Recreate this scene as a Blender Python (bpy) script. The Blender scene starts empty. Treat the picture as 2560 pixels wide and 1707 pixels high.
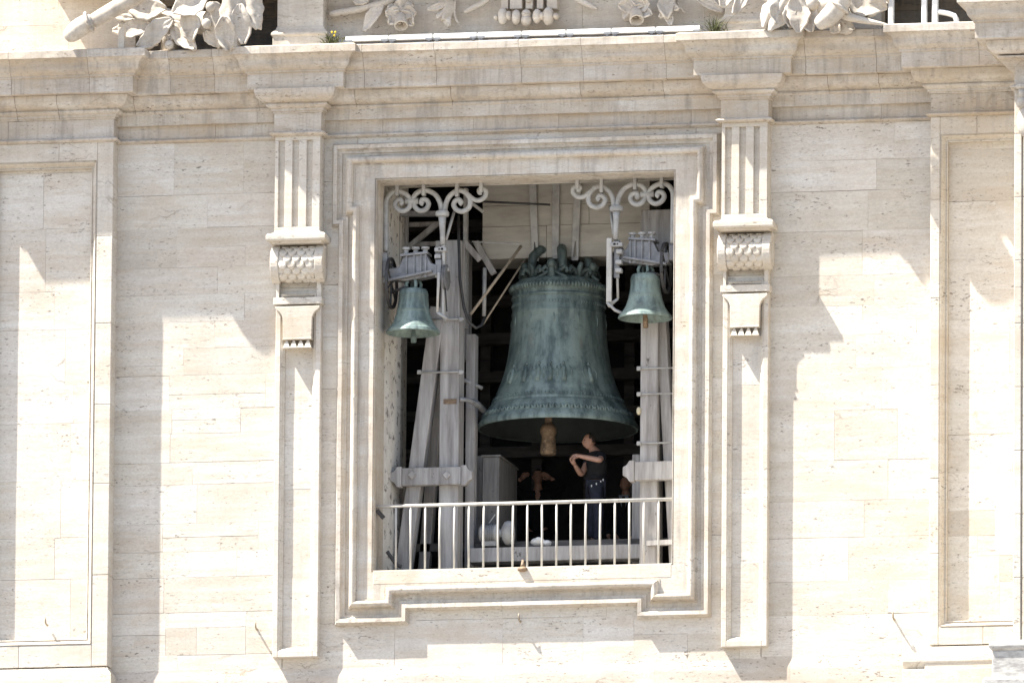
import bpy, bmesh, math, random
from mathutils import Vector, Matrix
random.seed(7)
sc = bpy.context.scene
col = sc.collection
R = math.radians

# ------------------------------------------------------------------ camera
PSI, ELEV, DIST, MPP, ROLL = R(12), R(9.5), 232.0, 0.0057, R(0.45)
CAM = Vector((math.sin(PSI)*math.cos(ELEV), -math.cos(PSI)*math.cos(ELEV), -math.sin(ELEV)))*DIST
FWD = (-CAM).normalized()
_r = FWD.cross(Vector((0, 0, 1))).normalized(); _u = _r.cross(FWD)
RGT = _r*math.cos(ROLL) + _u*math.sin(ROLL); UPV = _u*math.cos(ROLL) - _r*math.sin(ROLL)
cd = bpy.data.cameras.new('camera'); cam = bpy.data.objects.new('camera', cd); col.objects.link(cam)
cam.matrix_world = Matrix(((RGT.x, UPV.x, -FWD.x, CAM.x), (RGT.y, UPV.y, -FWD.y, CAM.y), (RGT.z, UPV.z, -FWD.z, CAM.z), (0, 0, 0, 1)))
cd.sensor_width = 36; cd.lens = 36*DIST/(2560*MPP); cd.clip_start = 1; cd.clip_end = 6000
sc.camera = cam

# ------------------------------------------------------------------ world, sun, exposure
SUN = Vector((2.5, 1.0, -4.3)).normalized()          # direction the light travels
w = bpy.data.worlds.new('World'); sc.world = w; w.use_nodes = True
nt = w.node_tree; nt.nodes.clear()
out = nt.nodes.new('ShaderNodeOutputWorld'); bg = nt.nodes.new('ShaderNodeBackground'); sky = nt.nodes.new('ShaderNodeTexSky')
sky.sky_type = 'NISHITA'; sky.sun_disc = False
sky.sun_elevation = math.asin(-SUN.z); sky.sun_rotation = math.atan2(-SUN.x, -SUN.y)
sky.air_density = 1.0; sky.dust_density = 2.0; sky.ozone_density = 1.0
bg.inputs['Strength'].default_value = 0.09
nt.links.new(sky.outputs[0], bg.inputs[0]); nt.links.new(bg.outputs[0], out.inputs[0])
sd = bpy.data.lights.new('sun', 'SUN'); sd.energy = 5.0; sd.angle = R(0.53); sd.color = (1.0, 0.965, 0.895)
sun = bpy.data.objects.new('sun', sd); col.objects.link(sun)
sun.rotation_euler = SUN.to_track_quat('-Z', 'Y').to_euler(); sun.location = (-30, -12, 50)
sc.view_settings.view_transform = 'Standard'; sc.view_settings.look = 'None'
sc.view_settings.gamma = 1; sc.view_settings.exposure = 1.63
try: sc.view_settings.use_curve_mapping = False
except Exception: pass
sc.render.engine = 'CYCLES'
sc.cycles.max_bounces = 6; sc.cycles.diffuse_bounces = 5
sc.cycles.use_denoising = True

# ------------------------------------------------------------------ measuring: a photo pixel on the depth plane y -> metres
FOC = DIST/MPP
def at(px, py, y=0.0):
    d = FWD + RGT*((px-1280)/FOC) + UPV*((853.5-py)/FOC)
    return CAM + d*((y-CAM.y)/d.y)
def X(px, py, y=0.0): return at(px, py, y).x
def Z(px, py, y=0.0): return at(px, py, y).z

# ------------------------------------------------------------------ helpers
class MB:
    def __init__(s): s.v = []; s.f = []
    def add(s, vs, fs):
        n = len(s.v); s.v += [tuple(p) for p in vs]; s.f += [tuple(n+i for i in f) for f in fs]; return s
    def box(s, x0, x1, y0, y1, z0, z1):
        return s.add([(x0,y0,z0),(x1,y0,z0),(x1,y1,z0),(x0,y1,z0),(x0,y0,z1),(x1,y0,z1),(x1,y1,z1),(x0,y1,z1)],
                     [(3,2,1,0),(4,5,6,7),(0,1,5,4),(1,2,6,5),(2,3,7,6),(3,0,4,7)])
    def prism(s, poly, y0, y1):            # outline in x,z pushed from y0 (front) to y1
        n = len(poly)
        a = sum(poly[i][0]*poly[(i+1)%n][1]-poly[(i+1)%n][0]*poly[i][1] for i in range(n))
        if a < 0: poly = poly[::-1]
        vs = [(p[0], y0, p[1]) for p in poly] + [(p[0], y1, p[1]) for p in poly]
        fs = [tuple(range(n)), tuple(range(2*n-1, n-1, -1))]
        fs += [(i, i+n, (i+1)%n+n, (i+1)%n) for i in range(n)]
        return s.add(vs, fs)
    def prismx(s, poly, x0, x1):           # outline in y,z pushed along x
        n = len(poly)
        vs = [(x0, p[0], p[1]) for p in poly] + [(x1, p[0], p[1]) for p in poly]
        fs = [tuple(range(n-1, -1, -1)), tuple(range(n, 2*n))]
        fs += [(i, (i+1)%n, (i+1)%n+n, i+n) for i in range(n)]
        return s.add(vs, fs)
    def tube(s, pts, r, n=8, cap=True, squash=None):
        pts = [Vector(p) for p in pts]; m = len(pts)
        rs = r if isinstance(r, (list, tuple)) else [r]*m
        ref = None; rings = []
        for i, p in enumerate(pts):
            t = (pts[min(i+1, m-1)] - pts[max(i-1, 0)]).normalized()
            if ref is None:
                ref = Vector((0, 1, 0)) if abs(t.y) < .9 else Vector((1, 0, 0))
            a = (ref - t*ref.dot(t)).normalized(); b = t.cross(a); ref = a
            q = squash or 1.0
            rings.append([p + (a*math.cos(2*math.pi*k/n)*q + b*math.sin(2*math.pi*k/n))*rs[i] for k in range(n)])
        vs = [v for rg in rings for v in rg]; fs = []
        for i in range(m-1):
            for k in range(n):
                fs.append((i*n+k, i*n+(k+1)%n, (i+1)*n+(k+1)%n, (i+1)*n+k))
        if cap: fs.append(tuple(range(n-1, -1, -1))); fs.append(tuple((m-1)*n+k for k in range(n)))
        return s.add(vs, fs)
    def beam(s, p0, p1, wx, wy):           # square timber from p0 to p1, wx across the view, wy in depth
        p0, p1 = Vector(p0), Vector(p1); t = (p1-p0).normalized()
        ref = Vector((0, 1, 0)); b = (ref - t*ref.dot(t)).normalized(); a = t.cross(b)
        vs = []
        for p in (p0, p1):
            for i, j in ((-1,-1),(1,-1),(1,1),(-1,1)): vs.append(p + a*(i*wx/2) + b*(j*wy/2))
        return s.add(vs, [(3,2,1,0),(4,5,6,7),(0,1,5,4),(1,2,6,5),(2,3,7,6),(3,0,4,7)])
    def lathe(s, prof, c, n=48, axis='z', close=False):
        vs = []; fs = []; m = len(prof)
        for (r, h) in prof:
            for k in range(n):
                a = 2*math.pi*k/n; p = (r*math.cos(a), r*math.sin(a), h)
                if axis == 'x': p = (p[2], p[0], p[1])
                if axis == 'y': p = (p[0], p[2], p[1])
                vs.append((c[0]+p[0], c[1]+p[1], c[2]+p[2]))
        for i in range(m-1 if not close else m):
            j = (i+1) % m
            for k in range(n): fs.append((i*n+k, i*n+(k+1)%n, j*n+(k+1)%n, j*n+k))
        return s.add(vs, fs)
    def ball(s, c, r, n=12, m=8):
        rx, ry, rz = r if isinstance(r, (tuple, list)) else (r, r, r)
        vs = [(c[0], c[1], c[2]-rz)]
        for i in range(1, m):
            t = -math.pi/2 + math.pi*i/m
            for k in range(n):
                a = 2*math.pi*k/n
                vs.append((c[0]+rx*math.cos(t)*math.cos(a), c[1]+ry*math.cos(t)*math.sin(a), c[2]+rz*math.sin(t)))
        vs.append((c[0], c[1], c[2]+rz)); fs = []
        for k in range(n):
            fs.append((0, 1+(k+1)%n, 1+k)); fs.append((len(vs)-1, 1+(m-2)*n+k, 1+(m-2)*n+(k+1)%n))
        for i in range(m-2):
            for k in range(n): fs.append((1+i*n+k, 1+i*n+(k+1)%n, 1+(i+1)*n+(k+1)%n, 1+(i+1)*n+k))
        return s.add(vs, fs)
    def sheet(s, grid):                    # grid of points [i][j]
        m, n = len(grid), len(grid[0])
        return s.add([p for row in grid for p in row],
                     [(i*n+j, i*n+j+1, (i+1)*n+j+1, (i+1)*n+j) for i in range(m-1) for j in range(n-1)])
    def build(s, name, mat, parent=None, smooth=False, bevel=0, solid=0, subd=0, kind=None, fix=True, angle=None):
        me = bpy.data.meshes.new(name); me.from_pydata(s.v, [], s.f); me.update()
        if fix:
            bm = bmesh.new(); bm.from_mesh(me); bmesh.ops.recalc_face_normals(bm, faces=bm.faces); bm.to_mesh(me); bm.free()
        me.materials.append(mat)
        o = bpy.data.objects.new(name, me); col.objects.link(o)
        if parent is not None: put(o, parent)
        if smooth:
            for p in me.polygons: p.use_smooth = True
            if angle:
                me.set_sharp_from_angle(angle=R(angle))
        if solid:
            m = o.modifiers.new('thick', 'SOLIDIFY'); m.thickness = solid; m.offset = 0
        if bevel:
            m = o.modifiers.new('bevel', 'BEVEL'); m.width = bevel; m.segments = 2; m.limit_method = 'ANGLE'; m.angle_limit = R(35)
        if subd:
            m = o.modifiers.new('sub', 'SUBSURF'); m.levels = subd; m.render_levels = subd
        if kind: o['kind'] = kind
        return o
def wloc(o):
    v = Vector((0, 0, 0))
    while o is not None: v += o.location; o = o.parent
    return v
def put(o, parent):                        # mesh written in world metres under a parent
    o.parent = parent; o.location = -wloc(parent)
def thing(name, label, cat, loc=(0, 0, 0), group=None):
    o = bpy.data.objects.new(name, None); col.objects.link(o); o.location = loc; o.empty_display_size = .2
    o['label'] = label; o['category'] = cat
    if group: o['group'] = group
    return o
def part(name, parent):                    # an Empty that gathers the pieces of one part
    o = bpy.data.objects.new(name, None); col.objects.link(o); o.empty_display_size = .2; put(o, parent); return o
def tag(o, label, cat, group=None):
    o['label'] = label; o['category'] = cat
    if group: o['group'] = group
    return o

# ------------------------------------------------------------------ materials
def nodes(name):
    m = bpy.data.materials.new(name); m.use_nodes = True
    t = m.node_tree; b = t.nodes['Principled BSDF']
    def N(kind, **kw):
        n = t.nodes.new(kind)
        for k, v in kw.items(): setattr(n, k, v)
        return n
    return m, t, b, N
def L(t, a, b): t.links.new(a, b)
def noise(t, N, vec, scale3, scale, detail=4, rough=.6):
    mp = N('ShaderNodeMapping'); mp.inputs['Scale'].default_value = scale3
    L(t, vec, mp.inputs['Vector'])
    n = N('ShaderNodeTexNoise'); n.inputs['Scale'].default_value = scale; n.inputs['Detail'].default_value = detail; n.inputs['Roughness'].default_value = rough
    L(t, mp.outputs[0], n.inputs['Vector']); return n.outputs['Fac']
def ramp(t, N, fac, stops):
    r = N('ShaderNodeValToRGB'); e = r.color_ramp.elements
    while len(e) < len(stops): e.new(.5)
    for i, (p, c) in enumerate(stops):
        e[i].position = p; e[i].color = (c, c, c, 1) if isinstance(c, (int, float)) else (*c, 1)
    L(t, fac, r.inputs[0]); return r.outputs[0]
def mix(t, N, fac, a, b, mode='MIX'):
    m = N('ShaderNodeMix', data_type='RGBA', blend_type=mode)
    for sock, v in ((m.inputs[0], fac), (m.inputs[6], a), (m.inputs[7], b)):
        if isinstance(v, (int, float)): sock.default_value = v
        elif isinstance(v, tuple): sock.default_value = (*v, 1)
        else: L(t, v, sock)
    return m.outputs[2]
def posvec(t, N, rnd=True):
    g = N('ShaderNodeNewGeometry')
    if not rnd: return g.outputs['Position'], None
    oi = N('ShaderNodeObjectInfo')
    sc_ = N('ShaderNodeVectorMath', operation='SCALE'); sc_.inputs[0].default_value = (31.7, 11.3, 57.1); L(t, oi.outputs['Random'], sc_.inputs['Scale'])
    ad = N('ShaderNodeVectorMath', operation='ADD'); L(t, g.outputs['Position'], ad.inputs[0]); L(t, sc_.outputs[0], ad.inputs[1])
    return ad.outputs[0], oi.outputs['Random']
def bump(t, N, b, h, strength, dist):
    n = N('ShaderNodeBump'); n.inputs['Strength'].default_value = strength; n.inputs['Distance'].default_value = dist
    L(t, h, n.inputs['Height']); L(t, n.outputs[0], b.inputs['Normal'])

def travertine(name, pale, warm, dirt=.35, streak=0.0, patina=0.0, vary=1.0, rough=0.0):
    m, t, b, N = nodes(name)
    v, rnd = posvec(t, N)
    wv = N('ShaderNodeNewGeometry').outputs['Position']
    def f(mask, k): return mix(t, N, 1.0, mask, (k, k, k), 'MULTIPLY')
    def both(a, c_): return mix(t, N, 1.0, a, c_, 'MULTIPLY')
    band = noise(t, N, v, (.35, .35, 4.0), 2.2, 7, .66)
    fine = noise(t, N, v, (1.0, 1.0, 7.0), 6.0, 6, .68)
    blot = noise(t, N, wv, (.8, .8, 1.0), 1.3, 6, .66)
    c = mix(t, N, ramp(t, N, band, [(.34, 0.0), (.68, 1.0)]), pale, warm)
    # every block its own tone
    tone = ramp(t, N, rnd, [(0, (1-.15*vary, 1-.175*vary, 1-.20*vary)), (.25, (1-.03*vary, 1-.04*vary, 1-.06*vary)), (.5, (1.0, 1.0, 1.0)), (.72, (1-.06*vary, 1-.085*vary, 1-.10*vary)), (.88, (1.05, 1.05, 1.06)), (1, (.98, .98, .99))])
    c = both(c, tone)
    # bedding veins, strong in some blocks and absent in others
    gate = ramp(t, N, noise(t, N, v, (1, 1, 1.6), .9, 3, .5), [(.42, .12), (.62, 1.0)])
    vein = both(ramp(t, N, fine, [(.53, 0.0), (.70, 1.0)]), gate)
    c = mix(t, N, f(vein, .6), c, (.42, .335, .24))
    grain = noise(t, N, v, (1.0, 1.0, 1.6), 26, 5, .72)
    c = both(c, ramp(t, N, grain, [(.30, .84), (.62, 1.04)]))
    # tan weathering that ignores the joints
    tan = ramp(t, N, noise(t, N, wv, (.7, .7, 1.7), 1.15, 7, .7), [(.50, 0.0), (.66, 1.0)])
    c = mix(t, N, f(tan, .34+.4*patina), c, (.47, .375, .265))
    # pits in clusters
    clus = ramp(t, N, noise(t, N, wv, (.8, .8, 1.8), 1.6, 4, .6), [(.46-.06*rough, .0), (.66-.06*rough, 1.0)])
    pore = noise(t, N, v, (1.0, 1.0, 2.6), 13, 4, .66)
    pz = ramp(t, N, pore, [(.585, 0.0), (.63, 1.0)])
    c = mix(t, N, f(both(pz, clus), .85), c, (.17, .14, .115))
    pz2 = ramp(t, N, pore, [(.66, 0.0), (.69, 1.0)])
    c = mix(t, N, f(pz2, .75), c, (.18, .15, .125))
    # wandering cracks
    crk = N('ShaderNodeTexVoronoi', feature='DISTANCE_TO_EDGE'); crk.inputs['Scale'].default_value = 1.0
    mpc = N('ShaderNodeMapping'); mpc.inputs['Scale'].default_value = (.55, .55, 3.4); wob = N('ShaderNodeTexNoise'); wob.inputs['Scale'].default_value = 3.0; wob.inputs['Detail'].default_value = 7
    L(t, v, wob.inputs['Vector']); wadd = N('ShaderNodeVectorMath', operation='MULTIPLY_ADD'); L(t, wob.outputs['Color'], wadd.inputs[0]); wadd.inputs[1].default_value = (.4, .4, .4); L(t, v, wadd.inputs[2]); L(t, wadd.outputs[0], mpc.inputs['Vector']); L(t, mpc.outputs[0], crk.inputs['Vector'])
    cg = ramp(t, N, noise(t, N, v, (1, 1, 1), 1.1, 3, .5), [(.58, 0.0), (.68, 1.0)])
    c = mix(t, N, both(ramp(t, N, crk.outputs['Distance'], [(.0, .7), (.02, 0.0)]), cg), c, (.24, .195, .15))
    # soot and rain dirt in patches
    d = ramp(t, N, blot, [(.50, 0.0), (.72, 1.0)])
    c = mix(t, N, f(d, dirt), c, (.34, .30, .255))
    if patina:
        p = noise(t, N, wv, (.5, .5, 1.6), 1.7, 7, .7)
        c = mix(t, N, f(ramp(t, N, p, [(.40, 0.0), (.60, 1.0)]), patina), c, (.42, .325, .22))
    if streak:
        sn = noise(t, N, wv, (6.0, 6.0, .35), 2.2, 6, .66)
        c = mix(t, N, f(ramp(t, N, sn, [(.50, 0.0), (.68, 1.0)]), streak), c, (.30, .265, .225))
        s2 = noise(t, N, wv, (2.0, 2.0, .5), 1.4, 6, .7)
        c = mix(t, N, f(ramp(t, N, s2, [(.54, 0.0), (.64, 1.0)]), streak*.8), c, (.25, .225, .20))
    L(t, c, b.inputs['Base Color']); b.inputs['Roughness'].default_value = .9
    b.inputs['Specular IOR Level'].default_value = .15
    h = mix(t, N, .5, ramp(t, N, pore, [(.58, 1.0), (.68, 0.0)]), grain)
    bump(t, N, b, h, .45, .004)
    return m
def painted(name, c1, c2, scale=(1, 1, 1), s=8, rough=.75, bmp=.2, lo=.42, hi=.66, metallic=0.0, c3=None, spot=.7):
    m, t, b, N = nodes(name)
    v, rnd = posvec(t, N)
    n1 = noise(t, N, v, scale, s, 6, .65)
    c = mix(t, N, ramp(t, N, n1, [(lo, 0.0), (hi, 1.0)]), c1, c2)
    if c3:
        n2 = noise(t, N, v, (1, 1, .8), s*2.8, 6, .72)
        c = mix(t, N, ramp(t, N, n2, [(spot-.03, 0.0), (spot+.03, 1.0)]), c, c3)
    L(t, c, b.inputs['Base Color']); b.inputs['Roughness'].default_value = rough; b.inputs['Metallic'].default_value = metallic
    bump(t, N, b, n1, bmp, .006)
    return m
M = {}
PALE, WARM = (.67, .645, .588), (.59, .533, .448)
M['wall'] = travertine('travertine wall', PALE, WARM, .28, 0, 0, 1.05)
M['rough'] = travertine('pitted travertine', (.64, .615, .565), (.54, .48, .41), .55, 0, .25, .8, 1.3)
M['trim'] = travertine('travertine trim', (.67, .642, .58), (.61, .558, .475), .30, .16, .20, .6)
M['cornice'] = travertine('travertine cornice', (.63, .602, .552), (.55, .497, .42), .66, .52, .45, .9)
M['frame'] = travertine('travertine frame', (.63, .605, .552), (.575, .526, .452), .36, .5, .32, .4)
M['carved'] = travertine('carved travertine', (.60, .57, .515), (.55, .50, .43), .7, .5, .1, .5)
M['attic'] = travertine('attic travertine', (.67, .62, .55), (.59, .53, .45), .4, .2, .25, .6)
M['shaded'] = travertine('sooty travertine', (.17, .165, .16), (.11, .105, .10), .5, .3, 0, 1.0)  # grey stone darkened so the recessed attic bays read as deep shade
M['greystone'] = painted('weathered grey stone', (.50, .49, .46), (.30, .285, .27), (1, 1, 3), 6, .9, .6, .4, .62, 0, (.12, .11, .1), .66)
M['plaster'] = painted('peeling plaster', (.68, .655, .60), (.52, .485, .43), (1, 1, .6), 3, .9, .35, .4, .7, 0, (.18, .16, .14), .58)
M['timber'] = painted('weathered painted timber', (.47, .455, .44), (.22, .205, .195), (4, 4, .35), 2.4, .85, .5, .34, .66, 0, (.12, .11, .10), .67)
M['oldwood'] = painted('old grey wood', (.17, .165, .16), (.09, .085, .08), (5, 5, .45), 3.0, .9, .4, .38, .70, 0, (.07, .06, .055), .64)
M['beam'] = painted('pale grey boards', (.45, .43, .385), (.29, .27, .235), (.5, 1, 2), 3, .85, .2, .38, .72)
M['dark'] = painted('dark masonry', (.06, .058, .06), (.035, .034, .036), (1, 1, 1), 3, .95, .2)  # plain dark tone of the chamber walls and ceiling
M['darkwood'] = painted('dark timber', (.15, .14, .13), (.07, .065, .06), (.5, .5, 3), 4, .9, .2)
M['iron'] = painted('grey painted iron', (.42, .42, .405), (.27, .265, .255), (1, 1, 1), 6, .6, .25, .4, .68, 0, (.16, .11, .075), .66)
M['steel'] = painted('grey steel', (.26, .26, .265), (.15, .15, .155), (1, 1, 1), 9, .5, .15, .4, .7, .3)
M['blackiron'] = painted('black iron', (.03, .03, .032), (.05, .047, .045), (1, 1, 1), 9, .6, .1)
M['rail'] = painted('cream painted rail', (.52, .505, .46), (.36, .34, .31), (1, 1, .4), 7, .5, .2, .4, .68, 0, (.20, .13, .08), .66)
M['rope'] = painted('ochre rod', (.40, .33, .24), (.25, .21, .16), (3, 3, 1), 9, .8, .2)
M['white'] = painted('white plastic', (.74, .74, .72), (.62, .62, .60), (1, 1, 1), 6, .5, .05)
M['clapper'] = painted('rusty clapper', (.30, .21, .13), (.12, .085, .06), (1, 1, 1), 7, .75, .5, .35, .6, .2, (.36, .27, .18), .6)
M['leafgreen'] = painted('weed green', (.075, .085, .03), (.13, .125, .06), (1, 1, 1), 20, .8, .1)
M['yellow'] = painted('yellow petal', (.65, .50, .04), (.55, .42, .03), (1, 1, 1), 20, .8, .1)
M['paving'] = painted('cobbled square', (.24, .215, .185), (.18, .16, .14), (1, 1, 1), .3, .9, .1)
M['skin'] = painted('skin', (.46, .27, .20), (.40, .225, .165), (1, 1, 1), 25, .55, .05)
M['hair'] = painted('short dark hair', (.03, .022, .018), (.05, .036, .03), (1, 1, 1), 60, .8, .3)
M['black'] = painted('black cotton', (.006, .0065, .009), (.011, .012, .016), (1, 1, 1), 12, .9, .2)
M['navy'] = painted('navy denim', (.010, .012, .024), (.017, .021, .038), (1, 1, 1), 14, .9, .2)
M['shoe'] = painted('dark shoe', (.05, .05, .055), (.09, .09, .09), (1, 1, 1), 20, .6, .1)
M['shirtblue'] = painted('pale blue shirt', (.30, .33, .40), (.26, .29, .36), (1, 1, 1), 20, .85, .1)
M['cream'] = painted('cream porcelain', (.55, .50, .36), (.5, .45, .32), (1, 1, 1), 9, .4, .05)
def bronze(name, lightness=1.0):
    m, t, b, N = nodes(name)
    tc = N('ShaderNodeTexCoord'); v = tc.outputs['Object']
    g = N('ShaderNodeNewGeometry').outputs['Position']
    st = noise(t, N, g, (3.0, 3.0, .5), 2.3, 6, .65)
    bl = noise(t, N, g, (1, 1, 1), 2.2, 6, .6)
    fi = noise(t, N, g, (1, 1, 1.4), 14, 5, .65)
    k = lightness
    c = mix(t, N, ramp(t, N, st, [(.40, 0.0), (.60, 1.0)]), (.060*k, .086*k, .083*k), (.165*k, .215*k, .20*k))
    c = mix(t, N, ramp(t, N, bl, [(.48, 0.0), (.70, .85)]), c, (.205*k, .262*k, .23*k))
    c = mix(t, N, ramp(t, N, fi, [(.58, 0.0), (.72, .7)]), c, (.05*k, .068*k, .066*k))
    br = noise(t, N, g, (2.2, 2.2, .8), 1.5, 6, .7)
    c = mix(t, N, ramp(t, N, br, [(.60, 0.0), (.74, .6)]), c, (.16*k, .135*k, .10*k))
    L(t, c, b.inputs['Base Color']); b.inputs['Roughness'].default_value = .55; b.inputs['Metallic'].default_value = .15
    bump(t, N, b, fi, .35, .006)
    return m
M['bronze'] = bronze('green bronze', 1.12)
M['bronze_dark'] = bronze('dark green bronze', .7)
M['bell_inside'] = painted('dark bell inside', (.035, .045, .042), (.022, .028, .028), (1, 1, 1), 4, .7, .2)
M['bronze2'] = bronze('pale green bronze', 1.4)

# ------------------------------------------------------------------ ground of the square far below
g = MB(); g.add([(-2500,-2500,-40),(2500,-2500,-40),(2500,2500,-40),(-2500,2500,-40)], [(0,1,2,3)])
gr = g.build('ground', M['paving']); gr['kind'] = 'structure'

# ------------------------------------------------------------------ the facade
FAC = thing('church_facade', 'pale travertine church facade with pilasters and deep cornice around the bell opening', 'facade', (0, 0, -6))
def off_closed(poly, o):
    n = len(poly); a = sum(poly[i][0]*poly[(i+1)%n][1]-poly[(i+1)%n][0]*poly[i][1] for i in range(n))
    P = poly if a > 0 else poly[::-1]; res = []
    for i in range(n):
        p0, p, p1 = P[i-1], P[i], P[(i+1)%n]
        def nrm(a, b):
            dx, dz = b[0]-a[0], b[1]-a[1]; l = math.hypot(dx, dz); return (dz/l, -dx/l)
        n0, n1 = nrm(p0, p), nrm(p, p1)
        res.append((p[0]+o*(n0[0]+n1[0]), p[1]+o*(n0[1]+n1[1])))
    return res
def ring(mb, poly, prof):                  # moulding run round a right-angled outline; prof = (outward, y)
    loops = [off_closed(poly, o) for o, y in prof]; n = len(poly); vs = []; fs = []
    for lp, (o, y) in zip(loops, prof): vs += [(p[0], y, p[1]) for p in lp]
    m = len(prof)
    for i in range(m-1):
        for k in range(n): fs.append((i*n+k, i*n+(k+1)%n, (i+1)*n+(k+1)%n, (i+1)*n+k))
    return mb.add(vs, fs)
def sweep(mb, path, prof):                 # moulding along an open plan path (x,y); prof = (outward, z), closed outline
    n = len(path); vs = []; fs = []; m = len(prof)
    def nrm(a, b):
        dx, dy = b[0]-a[0], b[1]-a[1]; l = math.hypot(dx, dy); return (dy/l, -dx/l)
    for i, p in enumerate(path):
        ns = []
        if i > 0: ns.append(nrm(path[i-1], p))
        if i < n-1: ns.append(nrm(p, path[i+1]))
        if len(ns) == 2 and abs(ns[0][0]-ns[1][0])+abs(ns[0][1]-ns[1][1]) < 1e-6: ns = ns[:1]
        nx, ny = sum(q[0] for q in ns), sum(q[1] for q in ns)
        vs += [(p[0]+o*nx, p[1]+o*ny, z) for o, z in prof]
    for i in range(n-1):
        for k in range(m): fs.append((i*m+k, i*m+(k+1)%m, (i+1)*m+(k+1)%m, (i+1)*m+k))
    fs.append(tuple(range(m))); fs.append(tuple((n-1)*m+k for k in range(m)))
    return mb.add(vs, fs)
def cut_path(path, lens, seed):            # a plan path cut into stones on its long runs
    rnd = random.Random(seed); pieces = []; cur = [path[0]]
    for a, b in zip(path[:-1], path[1:]):
        l = math.hypot(b[0]-a[0], b[1]-a[1])
        if l > lens*1.3 and abs(b[1]-a[1]) < 1e-6:
            k = max(1, round(l/lens)); ts = [(j+.5+rnd.uniform(-.28, .28))/k for j in range(k)]
            for t in ts:
                x = a[0]+(b[0]-a[0])*t
                cur.append((x-.0018, a[1])); pieces.append(cur); cur = [(x+.0018, a[1])]
        cur.append(b)
    pieces.append(cur); res = []
    for pc in pieces:                      # extra points so that edges can be worn
        q = [pc[0]]
        for a, b in zip(pc[:-1], pc[1:]):
            n = int(abs(b[0]-a[0])/.16) if abs(b[1]-a[1]) < 1e-6 else 0
            q += [(a[0]+(b[0]-a[0])*i/n, a[1]) for i in range(1, n)] if n > 1 else []
            q.append(b)
        res.append(q)
    return res
def ashlar(parent, x0, x1, zs, y, depth, seed, wmin=.8, wmax=2.0, mat='wall'):
    rnd = random.Random(seed)
    for z0, z1 in zip(zs[:-1], zs[1:]):
        if z1-z0 < .02: continue
        xs = [x0]
        while True:
            nx = xs[-1] + rnd.uniform(wmin, wmax)
            if nx > x1-.25: break
            xs.append(nx)
        xs.append(x1)
        for a, b in zip(xs[:-1], xs[1:]):
            parts = [(a, b, z0, z1)]
            if rnd.random() < .15 and z1-z0 > .35 and b-a > .5:       # a repair let into the block
                zc = z0+(z1-z0)*rnd.uniform(.35, .65); xc = a+(b-a)*rnd.uniform(.35, .7)
                parts = [(a, b, zc, z1), (a, xc, z0, zc), (xc, b, z0, zc)]
            for (p, q, r_, s_) in parts:
                gx, gz = rnd.uniform(.0005, .0016), rnd.choice((.0005, .0008, .0012, .0016, .0025, .005))
                yy = y + rnd.uniform(-.0012, .0012)
                m_ = MB(); m_.box(p+gx, q-gx, yy, y+depth, r_+gz, s_-.0003)
                # worn, not quite square faces
                m_.v = [(vx+rnd.uniform(-.0015, .0015), vy, vz+rnd.uniform(-.0025, .0025)) if vy < y+.01 else (vx, vy, vz) for vx, vy, vz in m_.v]
                m_.build('stone', M[mat], parent)

wr = random.Random(77)
def wear(mb, k):                           # edges a little off line, as weathered stone is
    mb.v = [(x, y+wr.uniform(-k, k)*.6, z+wr.uniform(-k, k)) for x, y, z in mb.v]
# plan measures
xPR = X(277.5, 900, -.28); xPL = X(-107, 900, -.28)
x1L, x1R = X(686, 300, -.30), X(803, 300, -.30)
x2L, x2R = X(1802, 270, -.30), X(1921, 270, -.30)
xQL = X(2326, 500, -.28)
xML = X(2535, 700, -2.2)                    # big projecting mass at the right
xEND = xML + 5.0
zNECK = Z(1278, 333, 0); zBOT = Z(1278, 1707, 0) - 2.6
PIL = -.30; PIER = -.28; MASS = -2.2

# ---- backing wall
wall = part('wall', FAC)
oxl, oxr = X(938, 800, -.08), X(1683, 800, -.08)
ozt, ozb = Z(1278, 440, -.08), Z(1278, 1417, -.08)
b = MB()
b.box(xPL-.2, oxl-.02, .03, .75, zBOT, zNECK+.3); b.box(oxr+.02, xML+1, .03, .75, zBOT, zNECK+.3)
b.box(oxl-.02, oxr+.02, .03, .75, ozt+.02, zNECK+.3); b.box(oxl-.02, oxr+.02, .03, .75, zBOT, ozb-.02)
b.build('core', M['wall'], wall)
def zl(pxs, x): return sorted(Z(x, p, 0) for p in pxs)
zsL = zl([2150, 2030, 1900, 1800, 1716, 1636, 1530, 1442, 1378, 1307, 1210, 1155, 1083, 1022, 937, 870, 803, 736, 668, 570, 487, 350], 500)
zsL[-1] = zNECK-.002
zsR = zl([2150, 2030, 1900, 1790, 1708, 1638, 1535, 1451, 1342, 1250, 1150, 1024, 919, 837, 763, 688, 577, 477, 400, 300], 2130)
zsR[-1] = zNECK-.002
ashlar(wall, xPR-.1, x1L+.12, zsL, 0, .05, 11)
ashlar(wall, x2R-.12, xQL+.1, zsR, 0, .05, 12, .9, 2.3)
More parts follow.
